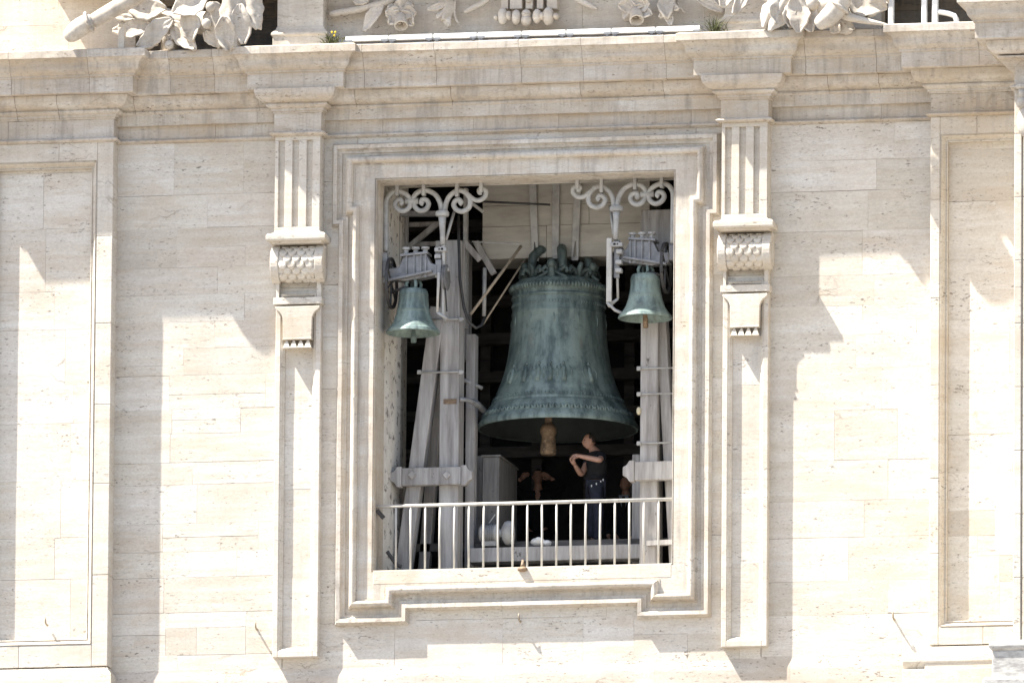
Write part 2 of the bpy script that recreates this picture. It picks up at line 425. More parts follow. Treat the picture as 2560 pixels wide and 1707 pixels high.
# centre bay: below the frame and in the margins beside it
zsC = [z for z in zl([2150, 2030, 1900, 1780, 1700, 1660, 1545, 1480], 1278)]
ashlar(wall, x1L+.13, x2R-.13, zsC, 0, .05, 13, .7, 1.7)
zsM = [zsC[-1]] + [zsC[-1]+.75*k for k in range(1, 9)]; zsM = [z for z in zsM if z < zNECK-.3]+[zNECK-.002]
ashlar(wall, x1L+.13, oxl-.30, zsM, 0.004, .05, 14, 5, 6)
ashlar(wall, oxr+.30, x2R-.13, zsM, 0.004, .05, 15, 5, 6)
ashlar(wall, oxl-.295, oxr+.295, [ozt+.2, zNECK-.002], 0.004, .05, 16, 1.2, 1.9)
ashlar(wall, xQL+.1, xML+1, zl([2150, 2030, 1900, 1790, 1708, 1660], 2400), -.02, .05, 17)

# ---- entablature: three courses of moulded stone
path = [(xPL, 1.2), (xPL, PIER), (xPR, PIER), (xPR, 0), (x1L, 0), (x1L, PIL), (x1R, PIL), (x1R, 0), (x2L, 0), (x2L, PIL), (x2R, PIL), (x2R, 0),
        (xQL, 0), (xQL, PIER), (xML+.05, PIER)]
def zz(py, o): return Z(1278, py, -o)
def arc(p0, p1, bulge, n=6):               # curve in (o,z); bulge + bellies outward
    (a, b), (c, d) = p0, p1; res = []
    for i in range(1, n):
        t = i/n; px_, pz_ = a+(c-a)*t, b+(d-b)*t
        nx, nz = (d-b), -(c-a); k = bulge*math.sin(math.pi*t)
        res.append((px_+nx*k, pz_+nz*k))
    return res
B = -.10
neck = [(B, zz(333.5, 0)), (.0, zz(333.5, 0)), (.015, zz(333, .02)), (.015, zz(331.5, .02))] + [(.02+.045*math.sin(math.pi*i/6), zz(331-10*i/6, .05)) for i in range(7)] + [(.0, zz(320, 0)), (.0, zz(276, 0)), (B, zz(276, 0))]
bed0, bed1 = (.085, zz(254, .085)), (.25, zz(213, .25))
bed = [(B, zz(275.6, 0)), (.02, zz(275.6, .02)), (.02, zz(270.5, .02)), (.045, zz(270, .045)), (.045, zz(263.5, .045)), (.07, zz(262, .07)), (.105, zz(256, .10)), (.105, zz(252, .10)), bed0, (.09, zz(250, .09))] + arc((.09, zz(250, .09)), bed1, .22) + [bed1, (B, bed1[1])]
top = [(B, bed1[1]+.002), (.34, bed1[1]+.002), (.345, zz(209.5, .34)), (.36, zz(208, .36)), (.36, zz(170, .36)), (.385, zz(168, .38)), (.385, zz(163, .38))] + \
      [(.395+.14*(i/7)+.02*math.sin(2*math.pi*i/7), zz(161-37*i/7, .45)) for i in range(8)] + [(.55, zz(120, .55)), (.58, zz(119, .58)), (.58, zz(101, .58)), (.54, zz(99, .55)), (B-.3, zz(97, .55))]
ZTOP = top[-1][1]
cor = part('cornice', FAC)
for nm, prof, ln, sd_ in (('neck_stone', neck, 1.6, 21), ('bed_moulding_stone', bed, 1.35, 22), ('corona_stone', top, 1.15, 23)):
    pth = [(x_, -.13 if y_ == PIL else y_) for x_, y_ in path] if prof is top else path
    for pc in cut_path(pth, ln, sd_):
        m_ = MB(); sweep(m_, pc, prof); wear(m_, .0035); m_.build(nm, M['cornice'], cor, bevel=.006)
# top bed behind the lip
m_ = MB(); m_.box(xPL-.2, xML+1, -.08, 2.2, zNECK+.25, ZTOP-.01); m_.build('roof_bed', M['cornice'], cor)

# ---- window frame with eared mouldings
fr = part('window_frame', FAC)
z517, z551 = Z(870, 517, -.1), Z(835, 551, -.1)
def eared(i, j, ear, zear, bot, step, xs):
    # i side offset, j top offset, bot centre drop, step extra drop at the ends, xs run of the ends
    return [(oxl-i-ear, ozt+j), (oxl-i-ear, zear), (oxl-i, zear), (oxl-i, ozb-bot-step), (oxl+xs, ozb-bot-step), (oxl+xs, ozb-bot),
            (oxr-xs, ozb-bot), (oxr-xs, ozb-bot-step), (oxr+i, ozb-bot-step), (oxr+i, zear), (oxr+i+ear, zear), (oxr+i+ear, ozt+j)]
def ring_stones(name, poly, prof):         # a moulding run round an outline, cut into stones
    loops = [off_closed(poly, o) for o, y in prof]; n = len(poly)
    for e in range(n):
        ln = math.hypot(loops[0][e][0]-loops[0][(e+1)%n][0], loops[0][e][1]-loops[0][(e+1)%n][1])
        k = max(1, round(ln/1.5)); ts = [0]+[(i+wr.uniform(-.2, .2))/k for i in range(1, k)]+[1]
        for a, c in zip(ts[:-1], ts[1:]):
            g = .0016/ln; a2 = a+(g if a > 0 else 0); c2 = c-(g if c < 1 else 0); ns = max(1, int((c2-a2)*ln/.16)); mb = MB(); grid = []
            for i in range(ns+1):
                t = a2+(c2-a2)*i/ns; row = []
                for lp, (o, y) in zip(loops, prof):
                    p, q = lp[e], lp[(e+1)%n]; j = 0 if i in (0, ns) else .0028
                    row.append((p[0]+(q[0]-p[0])*t+wr.uniform(-j, j), y+wr.uniform(-j, j)*.6, p[1]+(q[1]-p[1])*t+wr.uniform(-j, j)))
                grid.append(row)
            mb.sheet(grid); mb.build(name, M['frame'], fr, smooth=True, angle=35)
opening = [(oxl, ozt), (oxl, ozb), (oxr, ozb), (oxr, ozt)]
tor = eared(.245, .245, .095, z517, .25, .19, .20); fil = eared(.475, .46, .095, z551, .50, .19, .43)
# plate under the mouldings
mb = MB()
outer = off_closed(fil, .085)
def ring_fill(mb, a, b, y):                # flat face between two outlines of different count, made with a filled bmesh
    bm = bmesh.new()
    es = []
    for P in (a, b):
        vs = [bm.verts.new((p[0], y, p[1])) for p in P]
        es += [bm.edges.new((vs[i], vs[(i+1)%len(vs)])) for i in range(len(vs))]
    bmesh.ops.triangle_fill(bm, use_beauty=True, edges=es)
    bm.verts.index_update()
    mb.add([v.co for v in bm.verts], [[v.index for v in f.verts] for f in bm.faces]); bm.free()
ring_fill(mb, off_closed(opening, .022), tor, -.080); mb.build('fascia', M['frame'], fr)
mb = MB(); ring_fill(mb, off_closed(tor, -.004), outer, -.028); ring(mb, outer, [(0, -.028), (0, .02)]); mb.build('backing_plate', M['frame'], fr)
ring_stones('torus_stone', tor, [(-.03, -.079), (-.03, -.088), (-.004, -.088), (-.004, -.10)] + [(.045-.049*math.cos(math.pi*i/7), -.10-.06*math.sin(math.pi*i/7)) for i in range(8)] + [(.094, -.085), (.104, -.085), (.108, -.045), (.125, -.03), (.125, -.01)])
ring_stones('fillet_stone', fil, [(-.06, -.027), (-.06, -.05), (-.03, -.052), (-.012, -.07), (-.004, -.09), (0, -.118), (.055, -.122), (.06, -.075), (.085, -.0285)])
mb = MB()
ring(mb, opening, [(.022, -.0805), (.022, -.062), (.008, -.060), (.006, -.082), (0, -.078), (-.0, .56), (.05, .56)]); mb.build('reveal', M['frame'], fr)
# sill slab
mb = MB(); mb.box(oxl+.001, oxr-.001, -.0835, .5, ozb-.205, ozb-.004)
mb.build('sill', M['trim'], fr, bevel=.012)

# ---- pilasters with triglyph, scaled console and long panelled shaft
def zp(py, y): return Z(747, py, y)
def pilaster(xc, seed):
    rnd = random.Random(seed)
    P = part('pilaster', FAC)
    hw = .330
    def rx(px, y): return X(px, 620, y) - X(744.5, 620, -.30)
    # triglyph block
    m_ = MB(); zt, zb = zNECK-.0, zp(583, -.28)
    m_.box(xc-hw, xc+hw, -.235, .02, zb, zt); s_ = 2*hw
    for a, c in ((0, .075), (.215, .385), (.525, .70), (.83, 1.0)):
        m_.box(xc-hw+a*s_, xc-hw+c*s_, -.285, -.2345, zb+.09, zt-.06)
    m_.box(xc-hw-.001, xc+hw+.001, -.2865, -.234, zb, zb+.09); m_.box(xc-hw-.001, xc+hw+.001, -.2865, -.234, zt-.06, zt)
    m_.build('triglyph', M['trim'], P, bevel=.006)
    # shelf
    m_ = MB(); z0, z1 = zp(600, -.38), zp(582, -.38)
    prof = [(-.2, z0-.035), (.035, z0-.035), (.05, z0-.01), (.10, z0), (.115, z0+.02), (.115, z1-.02), (.095, z1), (.03, z1+.02), (.01, z1+.045), (-.2, z1+.045)]
    sweep(m_, [(xc-hw+.01, .02), (xc-hw+.01, -.27), (xc+hw-.01, -.27), (xc+hw-.01, .02)], prof); m_.build('shelf', M['trim'], P, bevel=.006)
    # console scroll
    zc1, zc0 = z0-.036, zp(707, -.2); zm, rz = (zc1+zc0)/2, (zc1-zc0)/2; yc, ry = -.10, .235
    def scr(t, k=1.0): return (yc-ry*k*math.cos(t), zm+rz*math.sin(t)*min(1, k))
    def slab(xa, xb, k):
        pts = [scr(math.pi/2*(1-i/8.0), k) for i in range(0, 16)] + [(0.02, zm-rz*.6), (0.02, zc1)]
        m2 = MB(); m2.prismx(pts, xa, xb); return m2
    slab(xc-.27, xc+.265, .90).build('console', M['trim'], P, smooth=True, angle=35)
    slab(xc-.385, xc-.265, 1.0).build('volute', M['trim'], P, bevel=.012); slab(xc+.26, xc+.385, 1.0).build('volute', M['trim'], P, bevel=.012)
    rows = 8
    for i in range(rows):
        t = math.pi/2*(.98 - 1.62*i/(rows-1)); k = .88
        odd = i % 2
        for j in range(4 - odd*0):
            cx = xc-.263 + .131*(j+.5) + (.0655 if odd else 0)
            if cx > xc+.24: cx = xc+.23
            g_ = []; r_ = .0665
            for a in range(9):
                aa = math.pi*a/8; row = []
                for q in (0.0, .6, 1.0):
                    dx = r_*math.cos(aa)*q; ds = -r_*2.0*math.sin(aa)*q
                    tt = t + ds/rz
                    y_, z_ = scr(tt, k + .015 + .075*q*math.sin(aa)**.6 + .02*(1-q))
                    row.append((cx+dx, y_, z_))
                g_.append(row)
            m2 = MB(); m2.sheet(g_); o = m2.build('scale', M['trim'], P, solid=.016, smooth=True, angle=50)
    # moulded recess below the scroll
    m_ = MB(); za, zb_ = zc0+.03, zp(744, -.18)
    sweep(m_, [(xc-.27, .02), (xc-.27, -.012), (xc+.25, -.012), (xc+.25, .02)], [(-.03, za), (0, za), (0, za-.07), (.02, za-.08), (.02, za-.11), (.05, za-.16), (.05, zb_), (-.03, zb_)])
    m_.build('console_foot', M['trim'], P, bevel=.005)
    # cheeks and back of the shaft carried up behind the scroll
    m_ = MB(); zr0, zr1 = zp(743, -.2)+.001, zc1+.03
    for xa_, xb_ in ((xc-hw+.002, xc-.285), (xc+.265, xc+hw-.002)): m_.box(xa_, xb_, -.14, .02, zr0, zr1)
    m_.box(xc-.285, xc+.265, -.006, .02, zr0, zr1); m_.build('cheek', M['trim'], P, bevel=.005)
    # regula
    m_ = MB(); z1, z0 = zp(743, -.2), zp(760, -.2); m_.box(xc-.355, xc+.355, -.205, .01, z0, z1); m_.build('regula', M['trim'], P, bevel=.006)
    # tapering bracket
    zt_, zb2 = zp(765, -.2), zp(847, -.2); hh = zt_-zb2
    half = [(.325, 0), (.325, .07), (.30, .11), (.262, .17), (.232, .26), (.215, .36), (.208, 1.0)]
    poly = [(xc-w_, zt_-hh*f) for w_, f in half] + [(xc+w_, zt_-hh*f) for w_, f in half[::-1]]
    m_ = MB(); m_.prism(poly, -.205, -.03); m_.box(xc-.21, xc+.21, -.215, -.03, zb2-.012, zb2+.012); m_.build('bracket', M['trim'], P, bevel=.006)
    for j in range(4):
        cx = xc-.207+.1035*(j+.5); a0, a1 = zb2-.018, zb2-.125
        m2 = MB(); m2.add([(cx-.012,-.19,a0),(cx+.012,-.19,a0),(cx+.012,-.15,a0),(cx-.012,-.15,a0),(cx-.05,-.215,a1),(cx+.05,-.215,a1),(cx+.05,-.05,a1),(cx-.05,-.05,a1)],
               [(0,1,2,3),(7,6,5,4),(0,4,5,1),(1,5,6,2),(2,6,7,3),(3,7,4,0)]); m2.build('gutta', M['trim'], P)
    # shaft
    zs0, zs1 = zp(1641, -.14), zp(744, -.14); zb3 = zs0+.09; x0, x1 = xc-hw, xc+hw
    m_ = MB(); m_.box(x0, x0+.075, -.14, .02, zs0, zs1); m_.box(x1-.075, x1, -.14, .02, zs0, zs1); m_.box(x0+.0755, x1-.0755, -.14, .02, zs0, zb3)
    m_.build('shaft', M['trim'], P, bevel=.008)
    m_ = MB(); rect = [(x0+.13, zb3+.055), (x1-.13, zb3+.055), (x1-.13, zs1), (x0+.13, zs1)]
    ring(m_, rect, [(.0545, -.135), (.04, -.12), (.03, -.118), (.02, -.095), (.005, -.085), (0, -.068), (0, -.05)]); m_.build('shaft_moulding', M['trim'], P)
    za = zb3+.055; k = 0
    while za < zs1-.05:
        zn = min(zs1, za+rnd.uniform(1.0, 1.7))
        if zs1-zn < .4: zn = zs1
        m_ = MB(); m_.box(x0+.131, x1-.131, -.06+rnd.uniform(-.002, .002), .02, za+.001, zn-.001); m_.build('stone', M['trim'], P); za = zn
for xc, sd_ in (((x1L+x1R)/2, 31), ((x2L+x2R)/2, 32)): pilaster(xc, sd_)

# ---- piers with sunk panels
def pier(x0, x1, pl, pr, pt, pb, zbase, seed, both):
    P = part('pier', FAC); rnd = random.Random(seed); zt = zNECK-.001
    def stones(xa, xb, za, zb):
        n = max(1, round((zb-za)/1.3)); zs = [za+(zb-za)*(i/n) + (rnd.uniform(-.15, .15) if 0 < i < n else 0) for i in range(n+1)]
        for a, c in zip(zs[:-1], zs[1:]):
            m_ = MB(); m_.box(xa, xb, PIER+rnd.uniform(-.0015, .0015), .02, a+.001, c-.001); m_.build('stone', M['trim'], P, bevel=.01)
    stones(x0, pl-.10, zbase, zt); stones(pr+.10, x1, zbase, zt)
    for za, zb in ((zbase, pb-.10), (pt+.10, zt)):
        xs = [pl-.0995, (pl+pr)/2+rnd.uniform(-.3, .3), pr+.0995]
        for a, c in zip(xs[:-1], xs[1:]):
            m_ = MB(); m_.box(a+.001, c-.001, PIER+.0005, .02, za, zb); m_.build('stone', M['trim'], P, bevel=.008)
    m_ = MB(); ring(m_, [(pl, pb), (pr, pb), (pr, pt), (pl, pt)], [(.0995, PIER+.002), (.085, PIER+.012), (.08, PIER-.006), (.07, PIER+.012), (.06, PIER+.02), (.035, PIER+.07), (.012, PIER+.08), (.012, PIER+.065), (0, PIER+.07), (0, PIER+.18)])
    m_.build('panel_moulding', M['trim'], P)
    zs = [pb]
    while zs[-1] < pt-.8: zs.append(zs[-1]+rnd.uniform(.5, .95))
    zs.append(pt); ashlar(P, pl+.001, pr-.001, zs, PIER+.15, .05, seed+5, .5, 1.2)
pier(xPL, xPR, X(-10, 900, -.2), X(224, 900, -.2), Z(128, 424, -.2), Z(110, 1598, -.2), Z(200, 1665, -.28), 41, True)
pier(xQL, xML+.9, X(2368, 900, -.2), X(2590, 900, -.2), Z(2470, 353, -.2), Z(2450, 1550, -.2), Z(2330, 1612, -.28), 42, False)
# low plinth swelling out of the wall foot
m_ = MB(); zk = Z(1278, 1655, 0); fp = [(-.03, zk+.001)] + [(.028*(1-math.cos(math.pi*i/8))/2, zk-.0-.20*i/8) for i in range(9)] + [(.028, zBOT), (-.03, zBOT)]
PL = part('plinth', FAC)
for a, c in ((xPR, x1L+1.1), (x1L+1.1, -.2), (-.2, 2.1), (2.1, x2R+.3), (x2R+.3, xQL)):
    m_ = MB(); sweep(m_, [(a+.001, 0.0), (c-.001, 0.0)], fp); m_.build('stone', M['rough'], PL, smooth=True, angle=40)
m_ = MB(); zq = Z(200, 1668, -.3)
sweep(m_, [(xPL, .1), (xPL, PIER-.001), (xPR+.0, PIER-.001), (xPR, .0)], [(-.03, zq)]+[(.07*(1-math.cos(math.pi*i/6))/2, zq-.12*i/6) for i in range(7)]+[(.07, zBOT), (-.03, zBOT)])
m_.build('stone', M['wall'], PL, smooth=True, angle=40)
m_ = MB(); zq = Z(2450, 1612, -.3)
sweep(m_, [(xQL, .0), (xQL, PIER-.001), (xML+.9, PIER-.001)], [(-.03, zq)]+[(.05*(1-math.cos(math.pi*i/6))/2, zq-.12*i/6) for i in range(7)]+[(.05, zBOT), (-.03, zBOT)])
m_.build('stone', M['wall'], PL, smooth=True, angle=40)
# undercut ledge low on the right pier
xa, xb = X(2256, 1660, -.345), X(2530, 1650, -.345); zl1, zl0 = Z(2360, 1652, -.345), Z(2360, 1670, -.26)
m_ = MB(); m_.prismx([(-.2, zl1+.12), (-.332, zl1+.12), (-.345, zl1+.10), (-.345, zl1), (-.26, zl0), (-.26, zl0-.012), (-.345, zl0-.012), (-.345, zBOT+.01), (-.2, zBOT+.01)], xa, xb); m_.build('grooved_ledge', M['trim'], PL, bevel=.006)

# ---- projecting mass at the right edge
ms = part('corner_mass', FAC)
mtop = [(o+.12 if o > .2 else o, z) for o, z in top]; mbed = [(o+.1 if o > .1 else o, z) for o, z in bed]
pm = [(xML, -.30), (xML, MASS), (xEND, MASS)]
for nm, prof in (('neck_stone', neck), ('bed_moulding_stone', mbed), ('corona_stone', mtop)):
    for pc in cut_path(pm, 1.4, 51):
        m_ = MB(); sweep(m_, pc, prof); m_.build(nm, M['cornice'], ms, bevel=.006)
m_ = MB(); m_.box(xML-.3, xEND, MASS-.3, .5, bed[-1][1]+.01, ZTOP-.01); m_.build('roof_bed', M['cornice'], ms)
m_ = MB(); m_.box(xML+.02, xEND-.02, MASS+.045, -.31, zBOT, zNECK-.01); m_.build('core', M['trim'], ms)
zs = [zBOT+.9*k for k in range(0, 18)]; zs = [z for z in zs if z < zNECK-.4]+[zNECK-.002]
for za, zb in zip(zs[:-1], zs[1:]):
    m_ = MB(); m_.box(xML, xML+.105, MASS, -.3, za+.001, zb-.001); m_.build('stone', M['trim'], ms, bevel=.01)
    m_ = MB(); m_.box(xML+.125, xEND, MASS+.012, -.3, za+.001, zb-.001); m_.build('stone', M['trim'], ms, bevel=.01)
# carved pendant on the corner of the mass
cp = MB()
cx, cy = X(2557, 230, MASS-.12), MASS-.10
cp.ball((cx, cy, Z(2557, 217, cy)), (.11, .09, .05)); cp.tube([(cx-.01, cy, Z(2550, 225, cy)), (cx, cy, Z(2550, 250, cy))], [.06, .045], 10)
cp.ball((cx, cy, Z(2557, 258, cy)), (.10, .09, .09)); cp.ball((cx+.10, cy, Z(2557, 305, cy)), (.19, .10, .25), 20, 14)
cp.build('pendant', M['carved'], ms, smooth=True)

# ---- attic above the cornice
at_ = part('attic', FAC); zA = ZTOP-.005; zA1 = zA+1.0
AY = -.02
xh = X(345, 60, .5); xh2 = X(2205, 20, .5)
for a, c, y, mt in ((xPL-.1, xh, .35, 'attic'), (xh+.01, x1L-.05, 1.3, 'shaded'), (x2R+.05, xh2, .45, 'attic'), (xh2+.01, xML+1.2, 1.3, 'shaded')):
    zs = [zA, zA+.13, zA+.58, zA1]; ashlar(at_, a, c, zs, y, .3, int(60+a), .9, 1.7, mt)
m_ = MB(); m_.box(xPL-.1, xML+1.2, 1.62, 1.9, zA, zA1-.01); m_.build('core', M['attic'], at_)
# unseen hood, added above the attic to cast shade on it and the garlands
zU = zA+.96; m_ = MB(); sweep(m_, [(X(111, -60, .35)+.46, 1.5), (X(111, -60, .35)+.46, -.20), (x1L-.1, -.20), (x1L-.1, -.26), (x2R+.1, -.26), (x2R+.1, -.20), (xML+.3, -.20)], [(-.3, zU), (.10, zU), (.14, zU+.10), (.36, zU+.16), (.36, zU+.34), (.46, zU+.46), (.46, zU+.52), (-.3, zU+.52)]); m_.build('shade_hood', M['cornice'], at_, bevel=.01)
m_ = MB(); m_.box(X(111, -60, .35)+.47, xML+.3, -.05, 2.2, zU+.03, zU+.5); m_.build('shade_hood_bed', M['cornice'], at_)  # solid filling behind the added hood
ashlar(at_, x1R-.03, x2L+.03, [zA, zA1], AY, .5, 64, 1.5, 2.2, 'attic')
# base roll of the attic panel
m_ = MB(); zr = Z(1278, 90, -.15); sweep(m_, [(x1R+.02, AY), (x2L-.02, AY)], [(-.02, zA), (.14, zA), (.14, zr-.03), (.12, zr), (.09, zr+.04), (.03, zr+.07), (.02, zr+.10), (-.02, zr+.10)])
m_.build('base_roll', M['attic'], at_, smooth=True, angle=40)
for (a, c) in ((X(693, 60, -.34), X(808, 60, -.34)), (X(1812, 60, -.34), X(1925, 60, -.34))):
    P = MB(); P.box(a, c, -.34, .6, zA, zA1)
    P.build('pedestal', M['trim'], at_, bevel=.01)
    P = MB(); zt = Z(750, 82, -.4) if a < 0 else Z(1860, 50, -.4)
    sweep(P, [(a, .5), (a, -.34), (c, -.34), (c, .5)], [(-.02, zA), (.055, zA), (.055, zt-.05), (.075, zt-.03), (.075, zt), (.05, zt+.03), (.02, zt+.06), (.005, zt+.10), (-.02, zt+.10)]); P.build('pedestal_base', M['trim'], at_, bevel=.006)

# ------------------------------------------------------------------ bell chamber
ROOM = thing('bell_chamber', 'dark bell chamber with plastered jambs behind the opening', 'room', (0, 3, -4))
zFl = Z(1490, 1362, 2.2)
rx0, rx1, ry1, rzt, rzb = oxl-1.6, oxr+1.6, 6.5, ozt+.95, zFl-.75
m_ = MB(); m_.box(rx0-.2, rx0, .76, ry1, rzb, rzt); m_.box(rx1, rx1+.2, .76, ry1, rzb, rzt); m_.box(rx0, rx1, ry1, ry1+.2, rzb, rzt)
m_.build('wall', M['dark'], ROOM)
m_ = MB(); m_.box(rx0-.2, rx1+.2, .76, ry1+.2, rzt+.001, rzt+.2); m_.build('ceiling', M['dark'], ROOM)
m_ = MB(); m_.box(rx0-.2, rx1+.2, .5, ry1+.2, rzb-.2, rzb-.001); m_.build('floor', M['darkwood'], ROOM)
for xa, xb in ((oxl-.9, oxl-.012), (oxr+.012, oxr+.9)):
    g_ = MB(); n_ = 24; xf = xb if xb < 0 else xa
    d_ = 1 if xb < 0 else -1; xo = xa if xb < 0 else xb; pl_ = [(xf, .565), (xf+d_*.10, 1.25), (xf+d_*.04, 1.95), (xo, 1.95), (xo, .565)]
    m_ = MB(); n5 = len(pl_); m_.add([(p[0], p[1], rzb) for p in pl_]+[(p[0], p[1], ozt+.6) for p in pl_], [tuple(range(n5)), tuple(range(n5, 2*n5))]+[(i, (i+1)%n5, (i+1)%n5+n5, i+n5) for i in range(n5)]); m_.build('jamb', M['plaster'], ROOM, bevel=.03)
for i in range(7):
    m_ = MB(); z_ = Z(1400, 1140-95*i, 5.8); m_.box(rx0, rx1, 5.8, 6.0, z_, z_+.16); m_.build('tie_beam', M['darkwood'], ROOM)
for px in (1200, 1330, 1460, 1560):
    m_ = MB(); x_ = X(px, 1000, 6.1); m_.box(x_, x_+.15, 6.1, 6.3, rzb, rzt); m_.build('stud', M['darkwood'], ROOM)

# ---- left timber trestle
def P3(px, py, y): return tuple(at(px, py, y))
T = thing('timber_trestle', 'tall grey timber trestle with slanting leg left of the great bell', 'trestle', (X(1120, 1415, 1.1), 1.1, rzb))
zb_ = rzb
m_ = MB(); xa, xb = X(1099, 1000, 1.0), X(1147, 1000, 1.0); m_.box(xa, xb, 1.0, 1.36, zb_, Z(1120, 600, 1.0)); m_.build('post', M['timber'], T, bevel=.012)
m_ = MB(); m_.box(xa-.09, xa+.24, 1.02, 1.30, Z(1110, 690, 1.0), Z(1110, 601, 1.0)+.004); m_.build('post_head', M['timber'], T, bevel=.015)
p0, p1 = Vector(P3(1098, 770, 1.10)), Vector(P3(1008, 1440, 1.10)); m_ = MB(); m_.beam(p0, p1, .215, .24); m_.build('leg', M['timber'], T, bevel=.012)
p0, p1 = Vector(P3(1120, 700, 1.75)), Vector(P3(1060, 1440, 1.75)); m_ = MB(); m_.beam(p0, p1, .16, .18); m_.build('leg', M['timber'], T, bevel=.012)
def crosspiece(T, xa, xb, za, zb, y0, y1, tips):
    h = zb-za; poly = []
    zc = (za+zb)/2
    m_ = MB(); c0, c1 = xa+.10*(tips[0]), xb-.12*(tips[1]); m_.box(c0, c1, y0, y1, za, zb); m_.build('crosspiece', M['timber'], T, bevel=.012)
    for side, x_, d in ((0, c0, -1), (1, c1, 1)):
        if not tips[side]: continue
        e = [(0, za-.02), (.07, za-.02), (.10, za+.03), (.12, za+.05), (.165, za+.07), (.165, zb-.07), (.12, zb-.05), (.10, zb-.03), (.07, zb+.02), (0, zb+.02)]
        m2 = MB(); m2.prism([(x_+d*(.004+u), z) for u, z in e], y0-.008, y1); m2.build('shaped_end', M['timber'], T, bevel=.012)
crosspiece(T, X(988, 1190, .9), X(1173, 1190, .9), Z(1080, 1212, .9), Z(1080, 1168, .9), .88, 1.0, (1, 1))
for px in (1030, 1117):
    c_ = at(px, 1187, .87); r_ = .062; m2 = MB(); m2.prism([(c_.x-r_, c_.z), (c_.x, c_.z-r_), (c_.x+r_, c_.z), (c_.x, c_.z+r_)], .855, .88); m2.build('bolt_plate', M['timber'], T, bevel=.008)
for py in (930, 798):
    m2 = MB(); m2.tube([P3(1048 if py > 900 else 1078, py+1, .97), P3(1160, py-1, .97)], .014, 8); m2.build('tie_rod', M['iron'], T, smooth=True)
    for px in (1048 if py > 900 else 1112, 1152):
        m2 = MB(); c_ = at(px, py, .96); m2.box(c_.x-.03, c_.x+.03, .945, .985, c_.z-.03, c_.z+.03); m2.build('nut', M['iron'], T, bevel=.008)
m2 = MB(); c_ = at(1125, 1003, .99); m2.box(c_.x-.095, c_.x+.095, .988, 1.002, c_.z-.035, c_.z+.035); m2.build('rusty_plate', M['clapper'], T)
m2 = MB(); m2.tube([P3(1150, 998, 1.0), P3(1170, 999, 1.1), P3(1190, 1008, 1.3), P3(1210, 1026, 1.5)], [.03, .035, .05, .045], 8); m2.build('stop_arm', M['steel'], T, smooth=True)
for (pa, pb, y, q) in ((1164, 1187, 1.55, (835, 1420)), (1190, 1207, 2.0, (1140, 1420)), (1147, 1170, 2.3, (600, 900))):
    m2 = MB(); m2.box(X(pa, 1000, y), X(pb, 1000, y), y, y+.22, min(Z(1170, q[1], y), Z(1170, q[0], y)), Z(1170, q[0], y)); m2.build('rear_post', M['timber'], T, bevel=.01)
m2 = MB(); m2.tube([P3(1160, 950, 1.5), P3(1205, 970, 1.7)], .028, 8); m2.build('hook', M['iron'], T, smooth=True)
for (a, c, y0, y1, r_) in (((1177, 785), (1303, 615), 1.2, 1.75, .022), ((1208, 810), (1318, 640), 1.5, 2.0, .014)):
    m2 = MB(); m2.tube([P3(*a, y0), P3(*c, y1)], r_, 8); m2.build('brace_rod', M['rope'], T, smooth=True)
m2 = MB(); m2.tube([P3(1212, 670, 1.6), P3(1210, 790, 1.6)], .03, 8); m2.build('drop_bar', M['iron'], T, smooth=True)
cb = MB(); cb.tube([P3(1146, 540, 1.2), P3(1147, 600, 1.0), P3(1150, 700, .98), P3(1160, 770, 1.0), P3(1172, 805, 1.05), P3(1190, 820, 1.1), P3(1205, 812, 1.2), P3(1212, 795, 1.3)], .022, 8); cb.build('cable', M['blackiron'], T, smooth=True)
for (a, c, y) in (((1190, 605), (1235, 685), 1.9), ((1160, 605), (1200, 650), 1.5)):
    m2 = MB(); m2.beam(P3(*a, y), P3(*c, y), .09, .09); m2.build('brace', M['timber'], T, bevel=.008)

# ---- lattice of old timbers behind the small left bell
T2 = thing('timber_lattice', 'old brown timber lattice in the upper left corner behind the small bell', 'timber frame', (X(1040, 600, 1.6), 1.6, Z(1040, 700, 1.6)))
m2 = MB(); m2.box(X(1005, 600, 1.5), X(1018, 600, 1.5), 1.5, 1.6, Z(1010, 760, 1.5), Z(1010, 480, 1.5)); m2.build('upright', M['timber'], T2)
m2 = MB(); m2.beam(P3(1020, 620, 1.6), P3(1092, 560, 1.6), .07, .08); m2.build('diagonal', M['timber'], T2)
for py in (563, 612):
    m2 = MB(); m2.beam(P3(1010, py, 1.7), P3(1100, py-3, 1.7), .06, .06); m2.build('rail', M['timber'], T2)
m2 = MB(); m2.beam(P3(985, 535, 1.2), P3(1100, 535, 1.2), .07, .1); m2.build('rail', M['steel'], T2)
m2 = MB(); m2.box(X(989, 600, 1.15), X(999, 600, 1.15), 1.15, 1.22, Z(994, 660, 1.15), Z(994, 540, 1.15)); m2.build('upright', M['blackiron'], T2)

